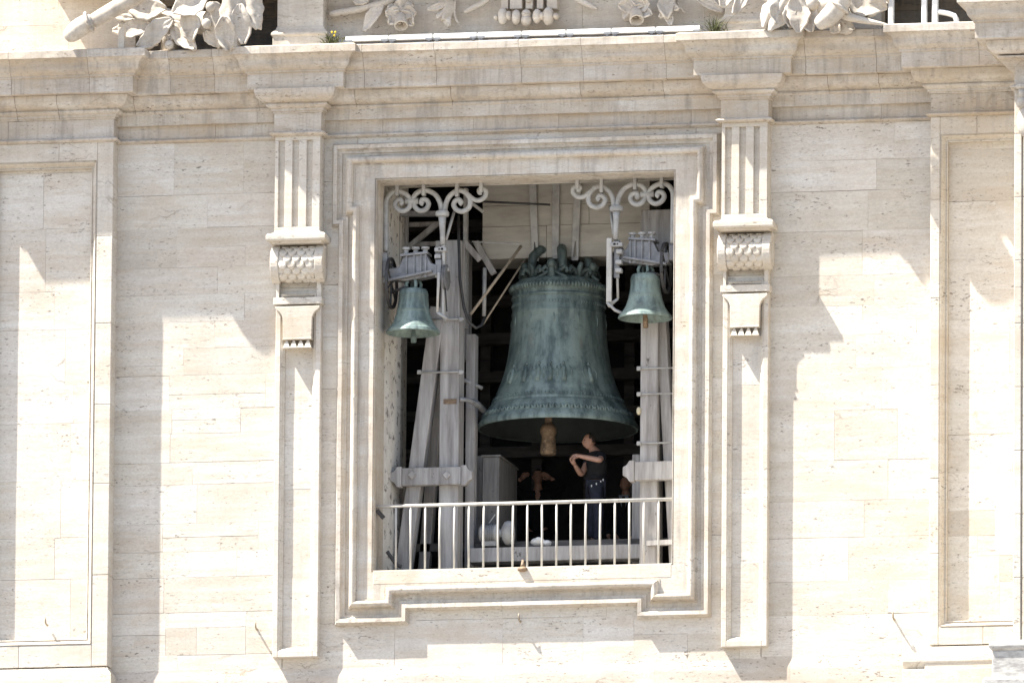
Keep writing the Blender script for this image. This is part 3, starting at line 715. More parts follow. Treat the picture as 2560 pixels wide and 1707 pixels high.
# ---- right timber trestle
T = thing('timber_trestle', 'grey timber trestle with thick crosspiece right of the great bell', 'trestle', (X(1622, 1415, 1.1), 1.1, rzb))
xa, xb = X(1600, 1100, 1.0), X(1644, 1100, 1.0)
m_ = MB(); m_.box(xa, xb, 1.0, 1.42, zb_, Z(1620, 800, 1.0)); m_.build('post', M['timber'], T, bevel=.012)
m_ = MB(); m_.box(xa-.02, xb+.30, 1.04, 1.40, Z(1620, 640, 1.0), Z(1620, 799, 1.0)+1.6); m_.build('post_head', M['timber'], T, bevel=.015)
m_ = MB(); m_.beam(P3(1655, 790, 1.2), P3(1690, 1420, 1.2), .15, .22); m_.build('leg', M['timber'], T, bevel=.012)
crosspiece(T, X(1570, 1175, .9), X(1712, 1175, .9), Z(1620, 1200, .9), Z(1620, 1154, .9), .86, 1.0, (1, 0))
for py in (921, 985, 1108):
    m2 = MB(); m2.tube([P3(1594, py, .97), P3(1690, py-2, .97)], .013, 8); m2.build('tie_rod', M['iron'], T, smooth=True)
    c_ = at(1597, py, .96); m2 = MB(); m2.box(c_.x-.03, c_.x+.03, .945, .985, c_.z-.03, c_.z+.03); m2.build('nut', M['iron'], T, bevel=.008)
m2 = MB(); m2.box(X(1580, 1200, 1.9), X(1602, 1200, 1.9), 1.9, 2.2, rzb, Z(1590, 1135, 1.9)); m2.build('rear_post', M['timber'], T, bevel=.01)
m2 = MB(); m2.beam(P3(1618, 1358, .95), P3(1700, 1354, .95), .07, .1); m2.build('rail', M['timber'], T)
tag(MB().ball(P3(1597, 1027, 1.0), (.035, .04, .06)).build('insulator', M['cream'], smooth=True), 'small cream knob on the side of the right timber post', 'insulator')

# ---- floor beam, cupboard, motor, lump
fb = MB(); fb.box(X(1172, 1380, 1.3), X(1606, 1380, 1.3), 1.3, 1.62, Z(1390, 1400, 1.3), Z(1390, 1364, 1.3)); tag(fb.build('floor_beam', M['timber'], bevel=.012), 'long grey floor beam lying low behind the railing', 'beam')
fl = MB(); fl.box(rx0, rx1, 1.66, 5.6, zFl-.12, zFl-.004); fl.build('platform', M['darkwood'], ROOM)
cbx = thing('wooden_cabinet', 'narrow grey wooden cabinet standing under the bell rim by the motor', 'cabinet', (X(1226, 1340, 1.7), 1.9, zFl))
m2 = MB(); xa, xb = X(1206, 1200, 1.65), X(1248, 1200, 1.65); zt_ = Z(1226, 1142, 1.65); m2.box(xa, xb, 1.65, 2.9, zFl-.003, zt_); m2.build('carcass', M['oldwood'], cbx, bevel=.01)
m2 = MB(); m2.box(xa-.02, xb+.02, 1.63, 2.92, zt_+.001, zt_+.03); m2.build('top', M['oldwood'], cbx, bevel=.005)
mo = thing('winch_motor', 'pale grey ribbed electric motor with round drum behind the railing', 'motor', (X(1240, 1365, 1.45), 1.45, Z(1240, 1366, 1.45)))
zc = Z(1240, 1333, 1.45); xa, xb = X(1200, 1333, 1.45), X(1248, 1333, 1.45)
m2 = MB(); m2.lathe([(0, xa), (.10, xa), (.135, xa+.03), (.135, xb-.02), (.06, xb), (.05, xb+.08), (0, xb+.08)], (0, 1.45, zc), 24, 'x'); m2.build('body', M['iron'], mo, smooth=True, angle=40)
for i in range(7):
    m2 = MB(); x_ = xa+.055+i*.026; m2.lathe([(.13, x_), (.152, x_), (.152, x_+.010), (.13, x_+.010)], (0, 1.45, zc), 24, 'x'); m2.build('cooling_fin', M['steel'], mo)
m2 = MB(); m2.lathe([(0, xb+.05), (.10, xb+.05), (.165, xb+.09), (.18, xb+.14), (.165, xb+.20), (.06, xb+.22), (0, xb+.22)], (0, 1.45, zc), 28, 'x'); m2.build('drum', M['iron'], mo, smooth=True, angle=50)
m2 = MB(); m2.box(xa+.04, xb-.03, 1.36, 1.54, zc-.19, zc-.12); m2.build('foot', M['iron'], mo, bevel=.006)
m2 = MB(); m2.tube([P3(1222, 1308, 1.45), P3(1238, 1285, 1.45)], .008, 6); m2.build('wire', M['iron'], mo)
lump = MB(); c_ = at(1352, 1354, 1.5); lump.ball((c_.x-.04, 1.5, c_.z), (.11, .1, .06)); lump.ball((c_.x+.09, 1.5, c_.z-.02), (.07, .08, .045)); lump.ball((c_.x-.02, 1.45, c_.z+.02), (.06, .06, .045))
tag(lump.build('crumpled_bag', M['white'], smooth=True), 'crumpled pale bag lying on the floor beam', 'bag')

# ---- great bell with headstock
BY = 2.2; bc = at(1395, 1070, BY)
BELL = thing('church_bell', 'huge green bronze bell hanging in the middle of the opening', 'bell', (bc.x, BY, bc.z))
def zbell(py): return Z(1395, py, BY)
pts = [(.665, 722), (.690, 724), (.700, 728), (.690, 733), (.672, 738), (.668, 745), (.690, 748), (.690, 752), (.670, 755), (.672, 785), (.682, 788), (.684, 792), (.676, 796), (.690, 830), (.712, 868), (.742, 905), (.782, 935), (.832, 962), (.880, 982), (.892, 985), (.896, 990), (.908, 994), (.925, 1000), (.952, 1010), (.968, 1012), (.972, 1018), (1.00, 1022), (1.04, 1034), (1.075, 1046), (1.10, 1050), (1.125, 1056), (1.155, 1064), (1.165, 1070), (1.155, 1075), (1.125, 1074.5)]
prof = [(.0, 694), (.25, 694), (.45, 699), (.58, 706), (.64, 713)] + pts
m_ = MB(); m_.lathe([(r_, zbell(py)-0) for r_, py in prof], (bc.x, BY, 0), 96); m_.build('body', M['bronze'], BELL, smooth=True, angle=38)
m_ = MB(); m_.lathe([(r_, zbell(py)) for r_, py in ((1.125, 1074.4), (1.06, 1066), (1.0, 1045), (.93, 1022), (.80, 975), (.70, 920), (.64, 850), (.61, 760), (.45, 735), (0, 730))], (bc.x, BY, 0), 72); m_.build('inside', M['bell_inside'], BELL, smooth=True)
rnd = random.Random(5)
def on_bell(a, py):                        # point on the bell skin at angle a (0 = towards the viewer)
    for (r0, p0), (r1, p1) in zip(pts[:-1], pts[1:]):
        if p0 <= py <= p1:
            r_ = r0+(r1-r0)*(py-p0)/max(1e-6, p1-p0); break
    else: r_ = .7
    return Vector((bc.x+r_*math.sin(a), BY-r_*math.cos(a), zbell(py)))
# crumbly leaf crown round the shoulder, letters and acanthus friezes
def frieze(name, py, h, n, w_, th, shape):
    mb = MB()
    for k in range(n):
        a = 2*math.pi*k/n; c_ = on_bell(a, py); nx = Vector((math.sin(a), -math.cos(a), .15)).normalized()
        if shape == 'leaf':
            for s_ in (-1, 1):
                q = c_ + Vector((math.cos(a), math.sin(a), 0))*(s_*w_*.5); mb.tube([q - Vector((0, 0, h/2)), q+nx*th+Vector((0, 0, 0)), c_+Vector((0, 0, h/2))], [w_*.28, w_*.36, w_*.16], 6)
        else:
            hh = h*rnd.uniform(.6, 1.0); t_ = Vector((math.cos(a), math.sin(a), 0))*w_*rnd.uniform(.25, .5)
            mb.tube([c_-Vector((0, 0, hh/2))-t_, c_+nx*th, c_+Vector((0, 0, hh/2))+t_*rnd.uniform(-1, 1)], [w_*.3, w_*.35, w_*.25], 6)
    mb.build(name, M['bronze'], BELL, smooth=True, kind='stuff')
frieze('shoulder_crown', 727, .09, 84, .045, .014, 'leaf')
frieze('leaf_frieze', 1045, .10, 76, .062, .008, 'leaf')
frieze('lettering_band', 1006, .055, 110, .026, .006, 'txt')
frieze('lettering_band', 770, .06, 96, .022, .004, 'txt')
# saints in relief and hanging leaf ornaments
for a in (-.75, -.42, -.16, .06, .30, .80):
    mb = MB(); c_ = on_bell(a, 955); t_ = Vector((math.cos(a), math.sin(a), 0)); n_ = Vector((math.sin(a), -math.cos(a), .5)).normalized()
    def q(u, py, d=0): return on_bell(a+u/.8, py)+n_*d
    mb.ball(q(0, 928, 0), .024, 8, 6); mb.tube([q(0, 933, -.006), q(.0, 942, -.006), q(.01, 955, -.008), q(.0, 974, -.012)], [.016, .034, .032, .042], 8)
    mb.tube([q(-.02, 938, .0), q(-.06, 946, .0), q(-.045, 932, .0)], .010, 6); mb.tube([q(.02, 938, .0), q(.055, 948, .0), q(.035, 958, .0)], .010, 6)
    for s_ in (-1, 1): mb.tube([q(s_*.09, 936, -.004), q(s_*.12, 948, -.004), q(s_*.09, 966, -.004)], [.007, .013, .007], 6)
    mb.build('relief_figure', M['bronze'], BELL, smooth=True)
for k in range(12):
    a = 2*math.pi*k/12+.1
    mb = MB(); mb.tube([on_bell(a, 800), on_bell(a+.01, 812), on_bell(a, 826)], [.008, .016, .004], 6); mb.build('leaf_relief', M['bronze'], BELL, smooth=True)
# crown loops and figures
for k in range(6):
    a = 2*math.pi*k/6+.30; c0 = Vector((bc.x+.40*math.sin(a), BY-.40*math.cos(a), zbell(702))); d_ = Vector((math.sin(a), -math.cos(a), 0))
    m2 = MB(); m2.tube([c0, c0+Vector((0, 0, .16))+d_*.08, c0+Vector((0, 0, .30))+d_*.06, c0+Vector((0, 0, .41))-d_*.05, c0+Vector((0, 0, .42))-d_*.22], [.062, .066, .07, .07, .065], 10)
    m2.build('crown_loop', M['bronze_dark'], BELL, smooth=True)
m2 = MB(); m2.lathe([(.30, zbell(705)), (.30, zbell(690)), (.20, zbell(680)), (.16, zbell(625)), (0, zbell(620))], (bc.x, BY, 0), 24); m2.build('crown_hub', M['bronze_dark'], BELL, smooth=True)
for k in range(9):                         # acanthus curls round the foot of the loops
    a = 2*math.pi*k/9+.1; d_ = Vector((math.sin(a), -math.cos(a), 0)); t_ = Vector((math.cos(a), math.sin(a), 0)); c0 = Vector((bc.x, BY, zbell(704)))+d_*.50
    m2 = MB()
    for e in (-1, 1): m2.tube([c0, c0+t_*e*.07+Vector((0, 0, .09)), c0+t_*e*.15+d_*.03+Vector((0, 0, .13)), c0+t_*e*.19+d_*.05+Vector((0, 0, .07)), c0+t_*e*.15+d_*.05+Vector((0, 0, .05))], [.045, .042, .038, .032, .028], 7)
    m2.tube([c0, c0+d_*.03+Vector((0, 0, .13)), c0+d_*.08+Vector((0, 0, .20))], [.05, .045, .028], 7)
    m2.build('crown_curl', M['bronze_dark'], BELL, smooth=True)
for (px, py, s_) in ((1378, 657, 0), (1312, 668, -1), (1483, 667, 1)):
    y_ = BY-.60 if s_ == 0 else BY-.25
    h = at(px, py, y_); m2 = MB(); m2.ball(h, .068, 12, 8)
    lean = -s_*.16
    m2.tube([h, h+Vector((lean*.4, .03, -.06)), h+Vector((lean, .08, -.16)), h+Vector((lean*1.3, .12, -.27))], [.035, .045, .09, .10], 8)
    for e in (-1, 1):
        m2.tube([h+Vector((lean*.5+e*.03, .04, -.09)), h+Vector((lean*.8+e*.15, .05, -.18)), h+Vector((lean+e*.24, .08, -.20))], [.036, .034, .038], 6)
        m2.tube([h+Vector((lean+e*.03, .08, -.24)), h+Vector((lean+e*.12, -.02, -.27)), h+Vector((lean+e*.09, -.02, -.37))], [.055, .055, .05], 6)
    m2.build('crown_figure', M['bronze_dark'], BELL, smooth=True, subd=1)
# clapper
m2 = MB(); cc = at(1371, 1100, BY)
def zc_(py): return Z(1371, py, BY)
m2.lathe([(.0, zc_(900)), (.05, zc_(900)), (.055, zc_(1058)), (.10, zc_(1064)), (.12, zc_(1072)), (.118, zc_(1082)), (.098, zc_(1090)), (.105, zc_(1105)), (.118, zc_(1122)), (.118, zc_(1132)), (.10, zc_(1137)), (0, zc_(1138))], (cc.x, BY, 0), 20)
m2.build('clapper', M['clapper'], BELL, smooth=True, angle=50)
HS = thing('bell_headstock', 'wide pale grey boarded headstock carrying the great bell', 'headstock', (bc.x, BY, Z(1395, 632, 1.6)))
xa, xb = X(1193, 560, 1.6), X(1612, 560, 1.6)
ys = [633, 552, 500, 430, 360]
for p_, q_ in zip(ys[:-1], ys[1:]):
    xs = [xa, X(1345, 560, 1.6)+rnd.uniform(-.1, .1), xb] if p_ != 552 else [xa, X(1460, 560, 1.6), xb]
    for a, c in zip(xs[:-1], xs[1:]):
        m2 = MB(); m2.box(a+.002, c-.002, 1.95+rnd.uniform(-.004, .004), 2.8, Z(1395, p_, 1.6)+.003, Z(1395, q_, 1.6)-.001); m2.build('board', M['beam'], HS, bevel=.006)
for (pa, pb, pe, loop) in ((1331, 1338, 648, 1), (1390, 1388, 643, 0), (1444, 1437, 645, 1)):
    y0 = 1.90; hw_ = .055; zt_, ze = Z(pa, 455, y0), Z(pb, pe, y0); xt, xe = X(pa, 455, y0), X(pb, pe, y0)
    m2 = MB(); k = .78 if loop else .985
    xm, zm_ = xt+(xe-xt)*k, zt_+(ze-zt_)*k
    m2.prism([(xt-hw_, zt_), (xm-hw_*.9, zm_), (xm+hw_*.9, zm_), (xt+hw_, zt_)], y0, y0+.03)
    if loop:
        for s_ in (-1, 1): m2.prism([(xm+s_*hw_*.9, zm_+.001), (xe+s_*hw_, ze), (xe+s_*.024, ze+.02), (xm+s_*.005, zm_+.001)], y0-.001, y0+.031)
        m2.prism([(xe-hw_, ze-.002), (xe-hw_*.8, ze-.035), (xe+hw_*.8, ze-.035), (xe+hw_, ze-.002), (xe+.022, ze+.022), (xe-.022, ze+.022)], y0-.002, y0+.032)
    else: m2.prism([(xe-.045, ze+.01), (xe-.03, ze-.02), (xe+.03, ze-.02), (xe+.045, ze+.01)], y0, y0+.03)
    m2.build('strap', M['iron'], HS, bevel=.005)
m2 = MB(); m2.tube([P3(1203, 504, 1.5), P3(1375, 512, 1.5)], .016, 8); m2.build('tie_rod', M['blackiron'], HS, smooth=True)
m2 = MB(); m2.beam(P3(1175, 505, 1.45), P3(1208, 530, 1.45), .045, .045); m2.build('end_bracket', M['iron'], HS)
m2 = MB(); m2.box(xa-.20, xa-.15, 1.58, 1.7, Z(1180, 820, 1.58), Z(1180, 470, 1.58)); m2.build('guide_post', M['iron'], HS)
m2 = MB(); m2.tube([P3(1180, 604, 1.55), P3(1300, 610, 1.55)], .012, 6); m2.build('tie_rod', M['iron'], HS)

# ---- two small bells on their iron headstocks
def small_bell(cpx, rim, y, mirror, lb, lh, seed, mat):
    c0 = at(cpx, rim, y); zr = c0.z; s = MPP*1.0
    Bt = thing('church_bell', lb, 'bell', (c0.x, y, zr))
    pr = [(0, .705), (.12, .70), (.175, .685), (.19, .66), (.196, .64), (.200, .60), (.204, .596), (.200, .588), (.203, .50), (.215, .40), (.225, .36), (.230, .354), (.226, .345), (.238, .28), (.246, .268), (.246, .255), (.27, .18), (.31, .11), (.345, .06), (.358, .05), (.360, .035), (.368, .015), (.362, 0), (.345, .0), (.30, .08), (.24, .20), (.20, .35), (.18, .55), (.10, .65), (0, .66)]
    m2 = MB(); m2.lathe([(r_*1.06, zr+h*.93) for r_, h in pr], (c0.x, y, 0), 56); m2.build('body', mat, Bt, smooth=True, angle=40)
    for k in range(4):
        a = k*math.pi/2+.5; m2 = MB(); q0 = Vector((c0.x+.09*math.cos(a), y+.09*math.sin(a), zr+.62)); m2.tube([q0, q0+Vector((.02*math.cos(a), .02*math.sin(a), .09)), q0+Vector((-.02*math.cos(a), -.02*math.sin(a), .17))], .026, 8); m2.build('crown_loop', mat, Bt, smooth=True)
    m2 = MB(); m2.tube([(c0.x, y, zr+.5), (c0.x, y, zr+.05), (c0.x+.005, y, zr-.03), (c0.x+.008, y, zr-.13)], [.02, .03, .042, .038], 10); m2.build('clapper', M['clapper'] if mirror else mat, Bt, smooth=True)
    Hd = thing('bell_headstock', lh, 'headstock', (c0.x, y, zr+.75))
    f = -1 if mirror else 1; zh = zr+.80
    def q(u, v, d=0): return (c0.x+f*u, y+d, zh+v)
    poly = [(-.36, -.02), (-.36, .13), (-.20, .15), (-.13, .30), (.20, .33), (.27, .20), (.36, .17), (.36, .03), (.22, .0), (-.10, -.05)]
    m2 = MB(); m2.prism([(c0.x+f*u, zh+v) for u, v in poly], y-.11, y+.11); m2.build('yoke', M['steel'], Hd, bevel=.012)
    m2 = MB(); m2.prism([(c0.x+f*u, zh+v) for u, v in ((-.34, -.06), (-.33, -.02), (.30, .09), (.30, .06))], y-.18, y-.112); m2.build('flange', M['steel'], Hd, bevel=.005)
    m2 = MB(); m2.prism([(c0.x+f*u, zh+v) for u, v in ((-.17, .30), (-.17, .335), (.23, .365), (.23, .33))], y-.15, y+.15); m2.build('cap_plate', M['steel'], Hd, bevel=.005)
    for u in (-.08, .03, .13, .2):
        m2 = MB(); m2.box(c0.x+f*u-.012, c0.x+f*u+.012, y-.135, y-.1115, zh-.01, zh+.32); m2.build('rib', M['steel'], Hd)
    for u in (-.10, .04, .18):
        m2 = MB(); m2.lathe([(0, zh+.35), (.035, zh+.35), (.035, zh+.40), (.06, zh+.41), (.06, zh+.44), (0, zh+.445)], (c0.x+f*u, y-.06, 0), 10); m2.build('bolt', M['iron'], Hd)
    m2 = MB(); m2.tube([q(-.52, .09), q(.52, .12)], .035, 12); m2.build('axle', M['iron'], Hd, smooth=True)
    for u in (-.40, .38):
        m2 = MB(); m2.box(c0.x+f*u-.045, c0.x+f*u+.045, y-.10, y+.10, zh+.02, zh+.25); m2.build('bearing', M['steel'], Hd, bevel=.015)
    # driving wheel outside, pulley inside
    xw = c0.x-f*.315 if not mirror else c0.x+.30
    R_ = .37; m2 = MB(); m2.lathe([(R_, -.02), (R_, .02), (R_-.035, .02), (R_-.035, -.02)], (xw, y-.05 if not mirror else y, zh-.07), 40, 'x', True); m2.build('wheel', M['blackiron'], Hd, smooth=True, angle=40)
    for k in range(3):
        a = k*math.pi/3+.4; m2 = MB(); m2.tube([(xw, y-.05+math.cos(a)*R_*.97, zh-.07+math.sin(a)*R_*.97), (xw, y-.05-math.cos(a)*R_*.97, zh-.07-math.sin(a)*R_*.97)], .014, 6); m2.build('spoke', M['blackiron'], Hd)
    xp = c0.x+f*.47; m2 = MB(); m2.lathe([(0, -.03), (.17, -.03), (.19, -.02), (.165, 0), (.19, .02), (.17, .03), (0, .03)], (xp, y, zh+.0), 32, 'x'); m2.build('pulley', M['steel'], Hd, smooth=True, angle=30)
    m2 = MB(); m2.tube([q(.40, .05, -.12), q(.385, -.20, -.12), q(.375, -.52, -.12)], [.03, .02, .018], 8); m2.build('lever', M['rail'], Hd, smooth=True)
    m2 = MB(); m2.tube([q(.375, -.52, -.12), q(.52, -.62, -.10)], [.02, .03], 8); m2.build('lever_foot', M['iron'], Hd, smooth=True)
    m2 = MB(); m2.tube([q(.46, .0, -.05), q(.50, -.50, -.05)], .012, 6); m2.build('lever_rod', M['blackiron'], Hd, smooth=True)
    m2 = MB(); m2.tube([(xw, y-.05, zh-.20), (xw+f*.16, y-.1, zh-.16), (xw+f*.26, y-.1, zh-.15)], .022, 6); m2.build('crank', M['blackiron'], Hd, smooth=True)
small_bell(1033, 834, .43, False, 'small green bronze bell left of the great bell, sunlit on its flank', 'grey iron headstock with black wheel above the left small bell', 1, M['bronze2'])
small_bell(1613, 797, .62, True, 'small green bronze bell right of the great bell, close to the right jamb', 'grey iron headstock with curved wheel above the right small bell', 2, M['bronze2'])

# ---- scrolled iron hangers under the lintel
zt_l = 440
def hanger(mirror, lb):
    y = .42; xs_ = X(1106, 531, y); zs_ = Z(1106, 531, y)
    xr_ = X(1541, 519, y)
    H = thing('scrolled_hanger', lb, 'iron bracket', (xr_ if mirror else xs_, y, zs_-1.4))
    def q(zx, zy, dy=0):
        p = at(940+zx/3.4075, 440+zy/3.4087, y)
        u = p.x-xs_; return (xr_-u if mirror else p.x, y+dy, p.z)
    def crv(pts, r, name, n=8):
        # smooth the read-off points
        P = [Vector(q(*p)) for p in pts]; S = []
        for i in range(len(P)-1):
            p0, p1, p2, p3 = P[max(i-1, 0)], P[i], P[i+1], P[min(i+2, len(P)-1)]
            for k in range(5):
                t = k/5; S.append(.5*((2*p1)+(p2-p0)*t+(2*p0-5*p1+4*p2-p3)*t*t+(3*p1-p0-3*p2+p3)*t**3))
        S.append(P[-1]); m2 = MB(); m2.tube(S, r, 10); m2.build(name, M['iron'], H, smooth=True)
    crv([(558, 300), (548, 235), (515, 170), (465, 135), (410, 125), (350, 145), (318, 195), (330, 262), (375, 296), (425, 284), (448, 240), (428, 205), (395, 203), (385, 228), (405, 240)], .037, 'scroll')
    crv([(85, 640), (85, 400), (86, 240), (100, 185), (135, 145), (185, 132), (245, 150), (288, 195), (288, 258), (245, 297), (195, 290), (163, 250), (175, 212), (208, 202), (222, 225), (205, 240)], .037, 'scroll')
    crv([(585, 300), (600, 225), (635, 165), (700, 125), (765, 145), (802, 200), (793, 268), (740, 302), (690, 290), (662, 250), (675, 215), (708, 203), (725, 225), (708, 242)], .037, 'scroll')
    crv([(745, 125), (790, 165), (840, 203), (890, 205), (932, 172), (935, 130), (905, 110), (878, 122), (885, 145), (900, 142)], .035, 'scroll')
    for (zx, z0, z1) in ((182, 105, 172), (408, 105, 172), (692, 100, 180), (898, 95, 145)):
        a, c = q(zx-15, z1), q(zx+15, z0-12); m2 = MB(); m2.box(min(a[0], c[0]), max(a[0], c[0]), y-.055, y+.055, min(a[2], c[2]), max(a[2], c[2])+.08); m2.build('clamp', M['iron'], H, bevel=.01)
    m2 = MB(); m2.tube([q(250, 216), q(360, 214)], .045, 10); m2.build('link', M['iron'], H, smooth=True)
    c_ = q(565, 312); m2 = MB(); m2.lathe([(0, -.055), (.09, -.055), (.10, -.03), (.10, .0), (.085, .02), (0, .02)], c_, 20); m2.build('collar', M['iron'], H, smooth=True, angle=40)
    m2 = MB(); m2.tube([q(565, 330), q(565, 420), q(567, 500), q(568, 585)], [.062, .045, .038, .036], 12); m2.build('stem', M['iron'], H, smooth=True)
    m2 = MB(); m2.tube([q(645, 270, .2), q(590, 540, .05)], .022, 8); m2.build('strut', M['iron'], H, smooth=True)
    a = q(550, 640); 
    for k, (zx, zy) in enumerate(((530, 632), (560, 625), (580, 630), (530, 690), (535, 780), (535, 850))):
        c_ = q(zx, zy); m2 = MB(); m2.box(c_[0]-.045, c_[0]+.045, y-.06, y+.06, c_[2]-.03, c_[2]+.03); m2.build('clamp', M['iron'], H, bevel=.01)
    if mirror:
        p0, p1 = at(1525, 608, y), at(1520, 755, y)
        m2 = MB(); m2.box(p0.x-.045, p0.x+.03, y-.03, y+.03, p1.z, p0.z+.07); m2.build('hanging_bar', M['rail'], H, bevel=.006)
        m2 = MB(); m2.tube([(p0.x-.04, y, p1.z), (p0.x+.08, y, p1.z-.12), (p0.x+.22, y+.05, p1.z-.18)], .022, 8); m2.build('bar_foot', M['iron'], H, smooth=True)
        c_ = q(555, 700); m2 = MB(); m2.box(c_[0]-.05, c_[0]+.03, y+.032, y+.07, c_[2]-.35, c_[2]+.2); m2.build('plate', M['steel'], H, bevel=.006)
    else:
        a, c = q(563, 1195), q(592, 590); m2 = MB(); m2.box(a[0], c[0], y-.03, y+.03, a[2], c[2]); m2.build('hanging_bar', M['rail'], H, bevel=.006)
        a, c = q(55, 910), q(98, 655); m2 = MB(); m2.box(a[0], c[0], y-.02, y+.05, a[2], c[2]); m2.build('wall_plate', M['iron'], H, bevel=.006)
hanger(False, 'grey scrolled iron hanger under the left half of the lintel')
hanger(True, 'grey scrolled iron hanger under the right half of the lintel')

# ---- railing
RL = thing('railing', 'low cream painted iron railing along the window sill', 'railing', (0, .1, ozb))
y = .10; zr = Z(1300, 1257, y); zb0 = ozb+.012
m2 = MB(); m2.tube([(oxl-.01, y, zr), (oxr+.01, y, zr)], .025, 10); m2.build('top_rail', M['rail'], RL, smooth=True)
m2 = MB(); m2.box(oxl+.002, oxr-.002, y-.03, y+.03, ozb-.002, zb0+.012); m2.build('bottom_rail', M['iron'], RL)
for k in range(19):
    px = 990+36.45*k; x_ = X(px, 1340, y)
    m2 = MB(); m2.tube([(x_, y, zb0), (x_+random.uniform(-.004, .004), y, (zr+zb0)/2), (x_+random.uniform(-.004, .004), y, zr)], .0158, 8); m2.build('baluster', M['rail'], RL, smooth=True)
m2 = MB(); m2.beam((oxl+.01, y, zr-.05), (oxl+.10, y+.05, zr-.16), .06, .06); m2.build('end_bracket', M['blackiron'], RL)
m2 = MB(); m2.tube([P3(968, 1378, .2), P3(990, 1410, .2), P3(1003, 1416, .2)], .03, 6); m2.build('corner_strut', M['blackiron'], RL)
nest = MB(); c_ = at(1308, 1420, -.05); nest.ball((c_.x, -.1, c_.z-.02), (.075, .05, .04), 10, 6); nest.tube([(c_.x, -.08, c_.z), (c_.x-.005, -.06, c_.z+.12)], [.04, .015], 8)
tag(nest.build('rust_lump', M['clapper'], smooth=True), 'small rusty fitting on the middle of the window sill', 'fitting')

# ------------------------------------------------------------------ people
from mathutils import noise as mn
def skin_mesh(name, P, edges, root, mat, parent, extra=None, subd=2):
    names = list(P); me = bpy.data.meshes.new(name)
    me.from_pydata([P[n][0] for n in names], [(names.index(a), names.index(c)) for a, c in edges], [])
    sl = me.skin_vertices if len(me.skin_vertices) else None
    o = bpy.data.objects.new(name, me); col.objects.link(o)
    mod = o.modifiers.new('skin', 'SKIN'); mod.use_smooth_shade = True
    if not len(me.skin_vertices):
        bm = bmesh.new(); bm.from_mesh(me); bm.verts.layers.skin.verify(); bm.to_mesh(me); bm.free()
    for i, n in enumerate(names):
        r_ = P[n][1]; d = me.skin_vertices[0].data[i]
        d.radius = (r_, r_) if isinstance(r_, float) else r_
        d.use_root = (n == root)
    sm = o.modifiers.new('sub', 'SUBSURF'); sm.levels = subd; sm.render_levels = subd
    # bake so that the head and hands can be part of the one mesh
    dg = bpy.context.evaluated_depsgraph_get(); dg.update(); ev = o.evaluated_get(dg); em = ev.to_mesh()
    k = 0.0 if name == 'body' else 1.0      # cloth creases
    mb = MB(); mb.add([v.co+v.normal*k*(.012*mn.noise(v.co*Vector((9, 9, 16)))+.007*mn.noise(v.co*26)) for v in em.vertices], [tuple(p.vertices) for p in em.polygons]); ev.to_mesh_clear()
    bpy.data.objects.remove(o)
    if extra: extra(mb)
    return mb.build(name, mat, parent, smooth=True)
def head(mb, c, f, s=1.0):
    f = Vector(f).normalized(); u = (Vector((0, 0, 1))-f*f.z).normalized(); r_ = u.cross(f)
    n, m = 28, 20; vs = []; fs = []
    for i in range(m+1):
        t = -math.pi/2+math.pi*i/m
        for k in range(n):
            a = 2*math.pi*k/n; df, ds, du = math.cos(t)*math.cos(a), math.cos(t)*math.sin(a), math.sin(t)
            F, S, U = .098*df, .076*ds, .118*du
            if du < 0: S *= 1-.30*du*du; F *= 1-.10*abs(du)
            if df > 0 and du < -.35: F += .018*df                               # jaw and chin
            g1 = math.exp(-((ds/.16)**2+((du+.18)/.20)**2))*(df > 0); F += .026*g1   # nose
            for e in (-1, 1): F -= .012*math.exp(-(((ds-e*.38)/.17)**2+((du-.06)/.11)**2))*(df > 0)  # eye sockets
            F += .007*math.exp(-((ds/.5)**2+((du-.22)/.09)**2))*(df > 0)         # brow
            F += .006*math.exp(-((ds/.28)**2+((du+.50)/.06)**2))*(df > 0)        # lips
            if df < 0 and du < -.3: F *= .8
            vs.append(Vector(c)+(f*F+r_*S+u*U)*s)
        # ring closed
    for i in range(m):
        for k in range(n): fs.append((i*n+k, i*n+(k+1)%n, (i+1)*n+(k+1)%n, (i+1)*n+k))
    mb.add(vs, fs)
    for e in (-1, 1):
        q = Vector(c)+(r_*e*.076-f*.008-u*.005)*s; mb.ball(q, (.017*s, .017*s, .032*s), 8, 6)
def hand(mb, wrist, d, up, s=1.0, curl=.6):
    d = Vector(d).normalized(); up = Vector(up); up = (up-d*up.dot(d)).normalized(); sd_ = d.cross(up)
    w_ = Vector(wrist)
    mb.tube([w_-d*.02*s, w_+d*.03*s, w_+d*.085*s], [.026*s, .038*s, .036*s], 8, True, .6)
    for j, ln in enumerate((.062, .072, .066, .05)):
        b = w_+d*.085*s+sd_*((j-1.5)*.0185*s)
        p1 = b+d*ln*.5*s-up*curl*.015*s; p2 = p1+(d*(1-curl)-up*curl).normalized()*ln*.4*s; p3 = p2+(d*(.4-curl)-up).normalized()*ln*.3*s
        mb.tube([b-d*.015*s, b, p1, p2, p3], [.009*s, .0095*s, .009*s, .008*s, .006*s], 6)
    b = w_+d*.025*s-sd_*.035*s
    mb.tube([b, b-sd_*.02*s+d*.02*s-up*.01*s, b-sd_*.02*s+d*.055*s-up*.02*s], [.013*s, .012*s, .008*s], 6)
